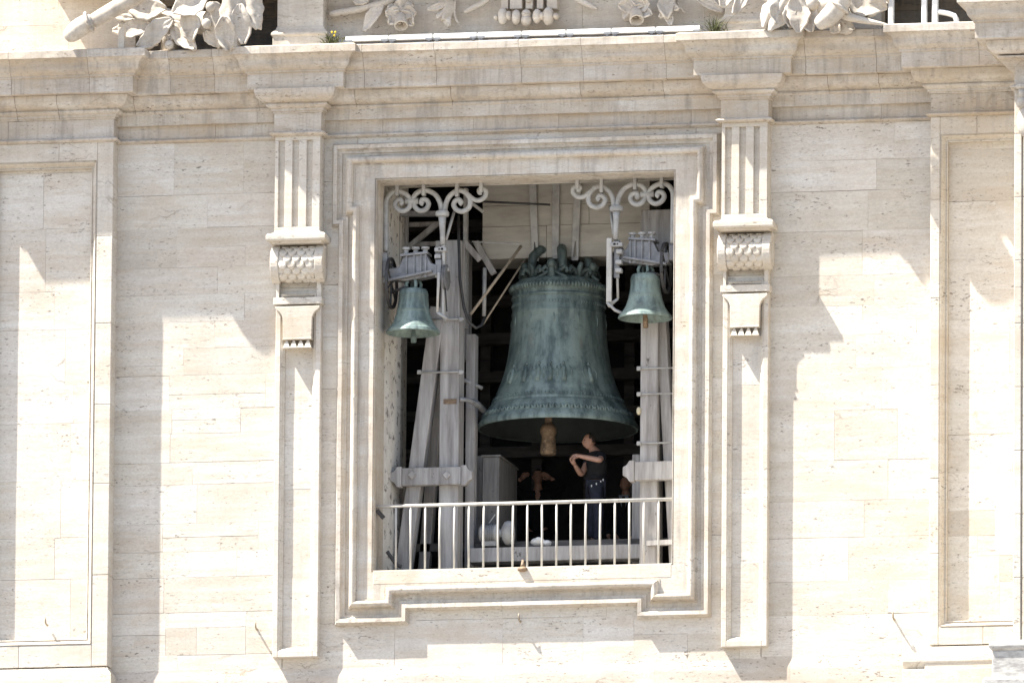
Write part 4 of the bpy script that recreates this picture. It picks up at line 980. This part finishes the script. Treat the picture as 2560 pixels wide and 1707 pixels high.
def cap(c, f, s=1.0, low=.25, mat='hair', parent=None, th=1.05):
    f = Vector(f).normalized(); u = (Vector((0, 0, 1))-f*f.z).normalized(); r_ = u.cross(f); g_ = []
    for i in range(9):
        row = []
        for k in range(25):
            a = 2*math.pi*k/24; lim = low+(.45 if math.cos(a) > .35 else (-.55 if math.cos(a) < -.2 else -.1))
            t = math.pi/2 - (math.pi/2-math.asin(max(-.8, min(.9, lim))))*i/8
            row.append(Vector(c)+(f*.098*math.cos(t)*math.cos(a)+r_*.076*math.cos(t)*math.sin(a)+u*.118*math.sin(t))*s*th)
        g_.append(row)
    m2 = MB(); m2.sheet(g_); return m2.build('hair', M[mat], parent, smooth=True)

def V(px, py, y): return at(px, py, y)
# --- the man in black pulling with both hands
PM = thing('person', 'person in black polo shirt and dark jeans, hands raised, standing under the great bell', 'person', (X(1488, 1362, 2.2), 2.2, zFl))
hd = V(1474, 1103, 2.18); fc = (-.90, -.42, .02)
nk, ch, wa, pe = V(1485, 1124, 2.20), V(1493, 1150, 2.21), V(1492, 1188, 2.22), V(1489, 1214, 2.22)
s1, e1, w1 = V(1503, 1141, 2.03), V(1500, 1150, 1.78), V(1446, 1139, 1.74)
s2, e2, w2 = V(1477, 1141, 2.38), V(1453, 1187, 2.16), V(1436, 1160, 1.95)
k1, a1, t1 = V(1497, 1288, 2.12), V(1494, 1352, 2.14), V(1476, 1358, 2.06)
k2, a2, t2 = V(1481, 1287, 2.30), V(1482, 1350, 2.32), V(1463, 1356, 2.26)
h1, h2 = pe+Vector((.02, -.09, -.05)), pe+Vector((-.02, .09, -.05))
bp = {'pe': (pe, (.12, .15)), 'wa': (wa, (.12, .14)), 'ch': (ch, (.13, .165)), 'nk': (nk, (.06, .06)), 'hb': (hd-Vector((0, 0, .05)), (.055, .055)),
      's1': (s1, .062), 'e1': (e1, .044), 'm1': ((e1*.45+w1*.55), .041), 'w1': (w1, .030), 's2': (s2, .062), 'e2': (e2, .044), 'm2': ((e2*.5+w2*.5), .041), 'w2': (w2, .030),
      'h1': (h1, .085), 'k1': (k1, .058), 'a1': (a1, .042), 'h2': (h2, .085), 'k2': (k2, .058), 'a2': (a2, .042)}
be = [('pe', 'wa'), ('wa', 'ch'), ('ch', 'nk'), ('nk', 'hb'), ('ch', 's1'), ('s1', 'e1'), ('e1', 'm1'), ('m1', 'w1'), ('ch', 's2'), ('s2', 'e2'), ('e2', 'm2'), ('m2', 'w2'), ('pe', 'h1'), ('h1', 'k1'), ('k1', 'a1'), ('pe', 'h2'), ('h2', 'k2'), ('k2', 'a2')]
def ex(mb):
    head(mb, hd, fc, .98); hand(mb, w1, (-1, .12, -.10), (0, -.5, 1), 1.0, .7); hand(mb, w2, (-.35, -.5, .7), (-1, 0, .2), 1.0, .7)
skin_mesh('body', bp, be, 'pe', M['skin'], PM, ex)
cap(hd, fc, .98, .35, 'hair', PM, 1.03)
sp = {'b': (wa+Vector((0, 0, -.10)), (.15, .175)), 'wa': (wa, (.145, .165)), 'ch': (ch, (.155, .19)), 'nk': (ch+(nk-ch)*.72, (.085, .09)),
      's1': (s1, .085), 'x1': (s1*.35+e1*.65, .072), 's2': (s2, .085), 'x2': (s2*.5+e2*.5, .070)}
skin_mesh('polo_shirt', sp, [('b', 'wa'), ('wa', 'ch'), ('ch', 'nk'), ('ch', 's1'), ('s1', 'x1'), ('ch', 's2'), ('s2', 'x2')], 'b', M['black'], PM)
tp = {'pe': (pe+Vector((0, 0, .03)), (.145, .17)), 'h1': (h1, .105), 'k1': (k1, .078), 'a1': (a1, .066), 'h2': (h2, .105), 'k2': (k2, .078), 'a2': (a2, .066)}
skin_mesh('trousers', tp, [('pe', 'h1'), ('h1', 'k1'), ('k1', 'a1'), ('pe', 'h2'), ('h2', 'k2'), ('k2', 'a2')], 'pe', M['navy'], PM)
for a_, t_ in ((a1, t1), (a2, t2)):
    m2 = MB(); m2.tube([a_+Vector((.05, 0, -.03)), a_+Vector((0, 0, -.025)), t_+Vector((.05, 0, -.012)), t_], [.04, .05, .042, .028], 10); m2.build('shoe', M['shoe'], PM, smooth=True)
m2 = MB(); bz = pe.z+.075; m2.lathe([(.0, 0), (1, 0), (1, .045), (0, .045)], (0, 0, 0), 24); m2.v = [(pe.x+.158*v[0], pe.y+.185*v[1], bz+v[2]) for v in m2.v]; m2.build('belt', M['black'], PM)
for (px, py) in ((1502, 1202), (1508, 1199), (1491, 1209), (1479, 1214)):
    c_ = at(px, py, 2.03); m2 = MB(); m2.box(c_.x-.008, c_.x+.008, 2.02, 2.045, c_.z-.016, c_.z+.016); m2.build('belt_fitting', M['white'], PM, bevel=.004)
for e in (-1, 1):
    f_ = Vector(fc).normalized(); r_ = Vector((0, 0, 1)).cross(f_); m2 = MB(); m2.ball(hd+f_*.082+r_*e*.03+Vector((0, 0, .012)), .009, 6, 5); m2.build('eye', M['hair'], PM)

def dim_person(lb, hpx, hpy, y, arms, fc, top, shirt):
    hd = V(hpx, hpy, y); PM = thing('person', lb, 'person', (hd.x, y, zFl))
    nk = hd+Vector((0, .02, -.15)); ch = hd+Vector((0, .03, -.36)); wa = hd+Vector((0, .02, -.62)); pe = hd+Vector((0, .02, -.84))
    zf = zFl
    bp = {'pe': (pe, (.15, .12)), 'wa': (wa, (.14, .11)), 'ch': (ch, (.16, .12)), 'nk': (nk, .06), 'hb': (hd-Vector((0, 0, .05)), .055)}
    be = [('pe', 'wa'), ('wa', 'ch'), ('ch', 'nk'), ('nk', 'hb')]; sp = {}; hands = []
    for e, nm in ((-1, 'l'), (1, 'r')):
        s_ = hd+Vector((e*.20, .03, -.26)); el, wr = arms[nm]
        el, wr = hd+Vector(el), hd+Vector(wr)
        bp['s'+nm] = (s_, .06); bp['e'+nm] = (el, .045); bp['w'+nm] = (wr, .032); be += [('ch', 's'+nm), ('s'+nm, 'e'+nm), ('e'+nm, 'w'+nm)]
        sp[nm] = (s_, el, wr); hands.append((wr, wr-el))
        h_ = pe+Vector((e*.09, 0, -.05)); k_ = Vector((h_.x+e*.02, h_.y-.03, (h_.z+zf)/2)); a_ = Vector((h_.x+e*.02, h_.y, zf+.07))
        bp['h'+nm] = (h_, .08); bp['k'+nm] = (k_, .055); bp['a'+nm] = (a_, .042); be += [('pe', 'h'+nm), ('h'+nm, 'k'+nm), ('k'+nm, 'a'+nm)]
    def ex(mb):
        head(mb, hd, fc)
        for wr, d in hands: hand(mb, wr, d, (0, -1, .3), 1.0, .6)
    skin_mesh('body', bp, be, 'pe', M['skin'], PM, ex)
    cap(hd, fc, 1.0, .30, 'hair', PM, 1.03)
    q = {'b': (pe+Vector((0, 0, -.04)), (.175, .145)), 'wa': (wa, (.16, .13)), 'ch': (ch, (.185, .14)), 'n': (ch+(nk-ch)*.75, (.085, .08))}; qe = [('b', 'wa'), ('wa', 'ch'), ('ch', 'n')]
    for nm in 'lr':
        s_, el, wr = sp[nm]; q['s'+nm] = (s_, .082); q['e'+nm] = (el, .062); q['w'+nm] = (el+(wr-el)*.9, .046); qe += [('ch', 's'+nm), ('s'+nm, 'e'+nm), ('e'+nm, 'w'+nm)]
    skin_mesh(top, q, qe, 'b', M['black'], PM)
    t_ = {'pe': (pe, (.17, .14))}; te = []
    for nm in 'lr':
        for k_, r_ in (('h', .10), ('k', .075), ('a', .062)): t_[k_+nm] = (bp[k_+nm][0], r_)
        te += [('pe', 'h'+nm), ('h'+nm, 'k'+nm), ('k'+nm, 'a'+nm)]
    skin_mesh('trousers', t_, te, 'pe', M['black'], PM)
    if shirt:
        m2 = MB(); c_ = ch+Vector((0, -.155, .06)); m2.prism([(c_.x-.075, c_.z+.12), (c_.x, c_.z-.18), (c_.x+.075, c_.z+.12)], c_.y-.012, c_.y+.02); m2.build('shirt', M['shirtblue'], PM)
        m2 = MB(); m2.prism([(c_.x-.02, c_.z+.10), (c_.x-.03, c_.z-.10), (c_.x, c_.z-.17), (c_.x+.03, c_.z-.10), (c_.x+.02, c_.z+.10)], c_.y-.022, c_.y-.013); m2.build('tie', M['black'], PM)
    for nm in 'lr':
        a_ = bp['a'+nm][0]; m2 = MB(); m2.tube([a_+Vector((0, .04, -.03)), a_+Vector((0, -.03, -.03)), a_+Vector((0, -.15, -.045))], [.04, .048, .03], 8); m2.build('shoe', M['shoe'], PM, smooth=True)
dim_person('dark haired person in black with raised elbows in the gloom left of the clapper', 1345, 1192, 5.0, {'l': ((-.40, -.06, -.16), (-.20, -.22, -.05)), 'r': ((.40, -.06, -.16), (.22, -.22, -.05))}, (.05, -1, -.15), 'jacket', False)
dim_person('person in dark suit and tie in the gloom beside the right timber post', 1564, 1210, 4.6, {'l': ((-.27, .02, -.56), (-.22, -.12, -.80)), 'r': ((.27, .02, -.56), (.22, -.12, -.80))}, (-.15, -1, -.05), 'suit_jacket', True)

# ------------------------------------------------------------------ carved ornament above the cornice
def leaf(parent, base, tip, wpx, y0, y1, cup=.35, bend=0.0, th=.03, mat='carved', name='leaf'):
    A, Bp = at(base[0], base[1], y0), at(tip[0], tip[1], y1); ax = Bp-A; ln = ax.length; t = ax.normalized()
    sd_ = Vector((0, -1, 0)).cross(t).normalized(); nn = t.cross(sd_).normalized()
    if nn.y > 0: nn = -nn
    W = wpx*MPP*.5*1.32; cup = -cup if (int(base[0]*3+tip[0]) % 10) < 7 else cup; g_ = []; rr = random.Random(int(base[0]*7+tip[1]*13)); ph = rr.uniform(0, 6); tw = rr.uniform(-.35, .35)
    for i in range(21):
        u = i/20; w_ = W*(math.sin(math.pi*min(1, (u*.93+.04)))**.75)*(1.12-.25*u)*(1+.07*math.sin(26*u))
        row = []
        for j in range(9):
            v = (j-4)/4; off = nn*(-cup*W*abs(v)**1.35 + W*.16*math.sin(9*u+ph)*abs(v) + (.03*(1-.6*u) if j == 4 else 0) + .14*W*max(0, math.sin(26*(u-.35*abs(v))))*min(1, abs(v)*3)*(1-abs(v)*.6) + tw*W*v*u) + nn*(bend*math.sin(math.pi*u)) + sd_*(.10*W*math.sin(2.3*u*math.pi+base[0])*.8)
            row.append(A+ax*u+sd_*(w_*v)+off)
        g_.append(row)
    m2 = MB(); m2.sheet(g_); return m2.build(name, M[mat], parent, smooth=True, solid=th, subd=1)
def limb(parent, name, pts, y, rs, mat='carved'):
    P = [at(p[0], p[1], y[i] if isinstance(y, (list, tuple)) else y) for i, p in enumerate(pts)]
    m2 = MB(); m2.tube(P, rs, 16); return m2.build(name, M[mat], parent, smooth=True, subd=1)
def fruit(parent, px, py, y, r_):
    c_ = at(px, py, y); m2 = MB(); m2.ball(c_, (r_, r_, r_*1.08), 16, 10); m2.build('fruit', M['carved'], parent, smooth=True)
def ringband(parent, c, n, r_, tr):
    n = Vector(n).normalized(); a = n.orthogonal().normalized(); b = n.cross(a); P = [Vector(c)+(a*math.cos(2*math.pi*k/20)+b*math.sin(2*math.pi*k/20))*r_ for k in range(21)]
    m2 = MB(); m2.tube(P, tr, 8); m2.build('band', M['carved'], parent, smooth=True)
G = thing('stone_garland', 'carved stone garland of leaves and fruit with banded horn end, upper left cornice', 'carving', tuple(at(400, 130, -.8)))
yl = -.78
limb(G, 'horn', [(372, -30), (327, 0), (285, 24), (248, 45), (226, 58)], [-.86, -.88, -.9, -.92, -.93], [.135, .125, .118, .112, .11])
limb(G, 'horn_end', [(236, 52), (222, 56), (204, 66), (186, 80), (172, 92), (163, 99)], -.94, [.10, .135, .145, .14, .115, .06])
ringband(G, at(222, 56, -.94), at(204, 66, -.94)-at(236, 52, -.94), .135, .028)
for (bs, tp_, w_, y0, y1, cu) in (((322, 22), (418, 26), 44, -.82, -.95, .4), ((380, 66), (282, 80), 38, -.8, -.95, .4), ((336, 46), (276, 30), 26, -.85, -.95, .3), ((392, 70), (352, 120), 46, -.85, -1.0, .35), ((430, 48), (345, 122), 40, -.8, -1.0, .3),
        ((520, -14), (434, 36), 54, -.85, -1.05, .45), ((470, 30), (484, 106), 42, -.85, -1.0, .4), ((428, 58), (490, 128), 36, -.82, -1.05, .35), ((530, 5), (547, 102), 46, -.9, -1.05, .45), ((572, -20), (583, 124), 54, -.95, -1.1, .4), ((560, 40), (572, 128), 40, -1.0, -1.05, .4),
        ((600, 10), (612, 112), 38, -.9, -1.0, .35), ((615, -30), (644, 74), 42, -.85, -1.05, .4), ((590, -30), (628, 60), 34, -.88, -.95, .35), ((512, 80), (550, 118), 26, -.85, -.98, .3), ((330, 60), (300, 92), 34, -.8, -.9, .4), ((450, 90), (410, 75), 30, -.75, -.9, .3)):
    leaf(G, bs, tp_, w_, y0+(.32 if bs[0] < 430 else .20), y1+(.42 if bs[0] < 430 else .37), cu)
for f_ in ((423, 113, -.6, .066), (516, 60, -.78, .07), (526, 18, -.78, .07)): fruit(G, *f_)
m2 = MB(); c0, c1 = at(296, 128, -.7), at(312, 70, -.7); m2.box(c0.x, c1.x, -.74, -.62, ZTOP-.02, c1.z); m2.build('support', M['trim'], G, bevel=.006)
# back mass of the garland that carries the leaves
m2 = MB(); m2.tube([at(330, 10, -.35), at(420, 50, -.35), at(520, 60, -.42), at(620, 10, -.45)], [.10, .16, .18, .12], 10); m2.build('core', M['carved'], G, smooth=True)
for px_ in (420, 560):
    a_ = at(px_, 60, -.5); m2 = MB(); m2.tube([(a_.x, -.5, a_.z), (a_.x, -.4, ZTOP-.02)], [.10, .13], 8); m2.build('support', M['carved'], G, smooth=True)

G = thing('stone_garland', 'carved stone leaf cluster with banded horn end, upper right cornice', 'carving', tuple(at(2030, 80, -.8)))
limb(G, 'horn_end', [(2118, -30), (2106, -6), (2096, 18), (2080, 36), (2062, 52), (2046, 62), (2040, 66)], -.94, [.14, .145, .15, .15, .13, .10, .06])
ringband(G, at(2097, 16, -.94), at(2080, 36, -.94)-at(2106, 0, -.94), .148, .026)
for (bs, tp_, w_, y0, y1, cu) in (((1830, -30), (1803, 20), 30, -.7, -.85, .3), ((1870, -25), (1835, 38), 24, -.7, -.85, .3), ((1960, -25), (1908, 70), 44, -.85, -1.0, .5), ((1975, -20), (1922, 78), 40, -.95, -1.05, .45), ((1972, -10), (1948, 66), 52, -.9, -1.0, .4), ((1995, -10), (2000, 84), 46, -.95, -1.05, .35), ((2010, 0), (2030, 82), 42, -.9, -1.0, .35), ((1985, 0), (1978, 70), 34, -.95, -1.0, .35),
        ((2112, -10), (2218, 22), 58, -.85, -1.0, .35), ((2125, 10), (2190, 40), 44, -.8, -.9, .35), ((2140, -30), (2225, 5), 40, -.8, -.95, .3), ((2092, 50), (2132, 78), 34, -.8, -.9, .3), ((2080, 60), (2100, 82), 26, -.8, -.9, .3)):
    leaf(G, bs, tp_, w_, y0+.16, y1+.24, cu)
fruit(G, 2030, 10, -.78, .10)
limb(G, 'horn_tail', [(2100, 36), (2125, 44), (2165, 54), (2228, 64)], -.80, [.07, .065, .045, .015], 'trim')
m2 = MB(); m2.tube([at(1900, -20, -.55), at(1980, 10, -.6), at(2060, 20, -.62), at(2160, -10, -.6)], [.10, .15, .16, .12], 10); m2.build('core', M['carved'], G, smooth=True)
for px_ in (1990, 2110):
    a_ = at(px_, 30, -.5); m2 = MB(); m2.tube([(a_.x, -.5, a_.z), (a_.x, -.4, ZTOP-.02)], [.10, .13], 8); m2.build('support', M['carved'], G, smooth=True)

# lilies, branches and turned spindle in the attic panel
RP = part('attic_relief', FAC); ya = -.14
def lily(cx, cy, tips, cup):
    for tp_ in tips: leaf(RP, (cx, cy), tp_, 29, ya-.08, ya-.13, .45, -.02, .03, 'attic', 'petal')
    (px0, py0, w0), (px1, py1, w1_) = cup; a_, b_ = at(px0, py0, ya-.02), at(px1, py1, ya-.20)
    m2 = MB(); m2.tube([a_, (a_+b_)/2, b_], [w0*MPP*.5, (w0+w1_)*.27*MPP, w1_*MPP*.5], 14, False); m2.build('flower_cup', M['attic'], RP, smooth=True, solid=.02)
lily(1003, 32, ((968, 18), (1000, -4), (1030, 10), (1042, 34), (1036, 64), (974, 64), (964, 38)), ((1003, 34, 22), (1003, 66, 32)))
lily(1590, 20, ((1546, 12), (1568, -6), (1602, -10), (1624, 6), (1630, 40), (1558, 48)), ((1590, 20, 22), (1592, 52, 34)))
for (pts_, r_) in (([(818, 38), (855, 32), (893, 25), (930, 16), (965, 8), (990, -4)], .055), ([(1156, 34), (1190, 17), (1228, -4)], [.035, .045, .05]), ([(1432, -5), (1465, 8), (1497, 26)], [.05, .048, .03]), ([(1140, -5), (1134, 30), (1140, 52), (1150, 62)], .02), ([(1690, -5), (1697, 18), (1716, 36)], .02)):
    limb(RP, 'branch', pts_, ya-.03, r_ if isinstance(r_, list) else [r_]*len(pts_), 'attic')
leaf(RP, (956, 8), (908, 80), 26, ya-.03, ya-.08, .5, 0, .04, 'attic', 'bud')
for (cx, d) in ((1112, -1), (1668, 1)):
    leaf(RP, (cx+4, -20), (cx-2, 50), 34, ya-.02, ya-.14, .6, 0, .04, 'attic', 'petal'); leaf(RP, (cx+4, 10), (cx-44 if d < 0 else cx+30, 26), 14, ya-.08, ya-.14, .4, 0, .03, 'attic', 'petal')
    leaf(RP, (cx, 28), (cx+10, 66), 18, ya-.06, ya-.12, .4, 0, .03, 'attic', 'petal'); leaf(RP, (cx, 25), (cx-20, 46), 12, ya-.08, ya-.14, .4, 0, .03, 'attic', 'petal')
leaf(RP, (880, -12), (920, 8), 26, ya, ya-.06, .4, 0, .03, 'attic', 'petal'); leaf(RP, (1745, -5), (1810, 30), 22, ya, ya-.06, .4, 0, .03, 'attic', 'petal')
for (px, py, rx_, rz_) in ((1241, 45, 6, 7), (1257, 42, 13, 22), (1272, 40, 8, 12), (1291, 44, 12, 20), (1316, 36, 12, 12), (1316, 52, 14, 15), (1343, 42, 12, 19), (1356, 42, 8, 11), (1371, 42, 15, 24), (1391, 42, 8, 9)):
    c_ = at(px, py, ya-.10); m2 = MB(); m2.ball(c_, (rx_*MPP, .10, rz_*MPP), 16, 10); m2.build('spindle_bead', M['attic'], RP, smooth=True)
for (px, w_) in ((1264, 9), (1292, 16), (1325, 9), (1352, 8), (1382, 13)):
    c_ = at(px, 25, ya); m2 = MB(); m2.box(c_.x-w_*MPP, c_.x+w_*MPP, ya-.07, ya+.15, c_.z, c_.z+.6); m2.build('spindle_bar', M['attic'], RP, bevel=.01)
fruit(RP, 1322, -2, ya-.09, .055)

# ------------------------------------------------------------------ white light bars on the cornice lip
edges = [863, 972, 1083.5, 1194, 1305, 1416, 1529, 1640, 1752]
ordn = ['first', 'second', 'third', 'fourth', 'fifth', 'sixth', 'seventh', 'eighth']
for i in range(8):
    yb = -.53; xa, xb = X(edges[i]+1.5, 95, yb), X(edges[i+1]-1.5, 95, yb); z0 = ZTOP+.015; z1 = z0+.088
    lb = thing('light_bar', f'long white light bar on the cornice lip, {ordn[i]} of eight from the left', 'light bar', ((xa+xb)/2, yb, z0), 'white light bars along the cornice')
    m2 = MB(); m2.box(xa, xb, yb-.03, yb+.14, z0+.012, z1); m2.build('housing', M['white'], lb, bevel=.008)
    for x_ in (xa+.05, xb-.05):
        m2 = MB(); m2.box(x_-.05, x_+.05, yb-.038, yb-.0305, z0, z0+.03); m2.box(x_-.02, x_+.02, yb-.03, yb+.02, ZTOP-.012, z0+.0115); m2.build('bracket', M['steel'], lb)

# ------------------------------------------------------------------ white posts at the right end of the cornice
for (px, w_, lb) in ((2228, 13, 'white post on the right cornice nearest the stone garland'), (2311, 13, 'white post on the right cornice, middle one of three'), (2338, 14, 'white post with side brace on the right cornice')):
    y = -.35; c_ = at(px, 60, y); W = w_*MPP/2; t_ = thing('white_post', lb, 'post', (c_.x, y, ZTOP), 'white posts on the right cornice')
    m2 = MB(); m2.box(c_.x-W, c_.x+W, y-.05, y+.05, ZTOP, ZTOP+.955); m2.build('upright', M['white'], t_, bevel=.01)
    m2 = MB(); m2.box(c_.x-W-.04, c_.x+W+.04, y-.09, y+.09, ZTOP-.006, ZTOP+.02); m2.build('foot_plate', M['white'], t_)
    if px == 2338:
        m2 = MB(); p = [at(2345, 30, y), at(2370, 34, y), at(2386, 40, y), at(2391, 50, y), at(2391, 66, y)]; p[-1].z = ZTOP+.0; m2.tube(p, .04, 8); m2.build('brace', M['white'], t_, smooth=True)
# plank screen behind the posts
# ------------------------------------------------------------------ weeds rooted in the ledge
def weed(px, py, y, h, n, lb, fl, seed):
    rnd = random.Random(seed); c_ = at(px, py, y); W = thing('weed_tuft', lb, 'plant', (c_.x, y, ZTOP))
    mb = MB()
    for k in range(n):
        b_ = Vector((c_.x+rnd.gauss(0, .05), y+rnd.uniform(-.06, .06), ZTOP-.01)); d_ = Vector((rnd.gauss(0, .10), rnd.gauss(-.03, .06), h*rnd.uniform(.4, 1.0))); s_ = Vector((rnd.uniform(-1, 1), rnd.uniform(-1, 1), 0)).normalized()*rnd.uniform(.004, .010)
        p0, p1, p2 = b_, b_+d_*.55, b_+d_+Vector((d_.x*.5, 0, -.02)); mb.add([p0-s_, p0+s_, p1+s_*.9, p2, p1-s_*.9], [(0, 1, 2, 4), (4, 2, 3)])
        if k % 3 == 0:
            for q in range(3):
                u = rnd.uniform(.3, .9); lf = b_+d_*u; e = Vector((rnd.uniform(-1, 1), rnd.uniform(-1, 1), rnd.uniform(0, .6))).normalized()*rnd.uniform(.02, .05); w2_ = e.cross(Vector((0, 0, 1))).normalized()*.010
                mb.add([lf, lf+e*.5+w2_, lf+e, lf+e*.5-w2_], [(0, 1, 2, 3)])
    mb.build('foliage', M['leafgreen'], W, fix=False)
    for k in range(fl):
        b_ = Vector((c_.x+rnd.uniform(-.02, .05), y-.06, ZTOP+h*rnd.uniform(.4, .8))); m2 = MB(); m2.ball(b_, (.016, .012, .02), 8, 5); m2.build('blossom', M['yellow'], W)
weed(832, 100, -.50, .22, 60, 'green weed with yellow blossoms growing beside the left pedestal', 3, 3)
weed(1790, 82, -.52, .30, 60, 'tuft of grassy weed growing beside the right pedestal', 0, 4)
# bird wire pins along the lip
# ------------------------------------------------------------------ iron hooks in the wall
for (px, py, y, lb) in ((118, 1562, -.18, 'bent iron hook in the left sunk panel near its foot'), (643, 1573, 0, 'bent iron hook in the wall just left of the left pilaster foot'), (1301, 1553, 0, 'bent iron hook in the wall under the window frame'), (2236, 1548, 0, 'bent iron hook in the wall right of the right pilaster')):
    c_ = at(px, py, y); m2 = MB(); m2.tube([(c_.x, y+.02, c_.z), (c_.x, y-.06, c_.z+.005), (c_.x, y-.10, c_.z+.02), (c_.x, y-.115, c_.z+.06), (c_.x, y-.115, c_.z+.10)], [.016, .014, .013, .012, .009], 8)
    tag(m2.build('iron_hook', M['rope'], smooth=True), lb, 'hook', 'iron hooks in the facade')

# ------------------------------------------------------------------ weathered block at the lower right corner
yb = -2.9; SB = thing('stone_block', 'weathered grey moulded stone block at the lower right corner', 'stone', tuple(at(2520, 1700, yb)))
x0 = X(2475, 1620, yb); zt_, zr0 = Z(2520, 1600, yb), Z(2520, 1625, yb)
m2 = MB(); m2.box(x0+.02, x0+3, yb+.03, yb+1.5, Z(2520, 1780, yb), zr0+.01); m2.build('shaft', M['greystone'], SB, bevel=.02)
m2 = MB(); sweep(m2, [(x0+.03, yb+1.4), (x0+.03, yb+.04), (x0+3, yb+.04)], [(-.03, zr0)]+[(.05*math.sin(math.pi*i/8), zr0+(zt_-zr0)*i/8) for i in range(9)]+[(-.03, zt_)]); m2.box(x0+.03, x0+3, yb+.05, yb+1.4, zr0, zt_); m2.build('roll', M['greystone'], SB, smooth=True, angle=50)
m2 = MB(); sweep(m2, [(x0-.02, yb+1.4), (x0-.02, yb-.01), (x0+3, yb-.01)], [(-.03, Z(2520, 1692, yb)), (.05, Z(2520, 1692, yb)), (.07, Z(2520, 1699, yb)), (.07, Z(2520, 1790, yb)), (-.03, Z(2520, 1790, yb))]); m2.build('base', M['greystone'], SB, bevel=.01)
# rubble left on its top
rnd = random.Random(9)
for k in range(3):
    m2 = MB(); c_ = at(2525+14*k, 1597, yb+.3); m2.ball((c_.x, yb+.25+.1*k, zt_+.03), (rnd.uniform(.05, .1), .06, rnd.uniform(.03, .06)), 8, 5); m2.v = [(v[0]+rnd.uniform(-.012, .012), v[1]+rnd.uniform(-.012, .012), v[2]+rnd.uniform(-.01, .01)) for v in m2.v]; m2.build('rubble', M['greystone'], SB)
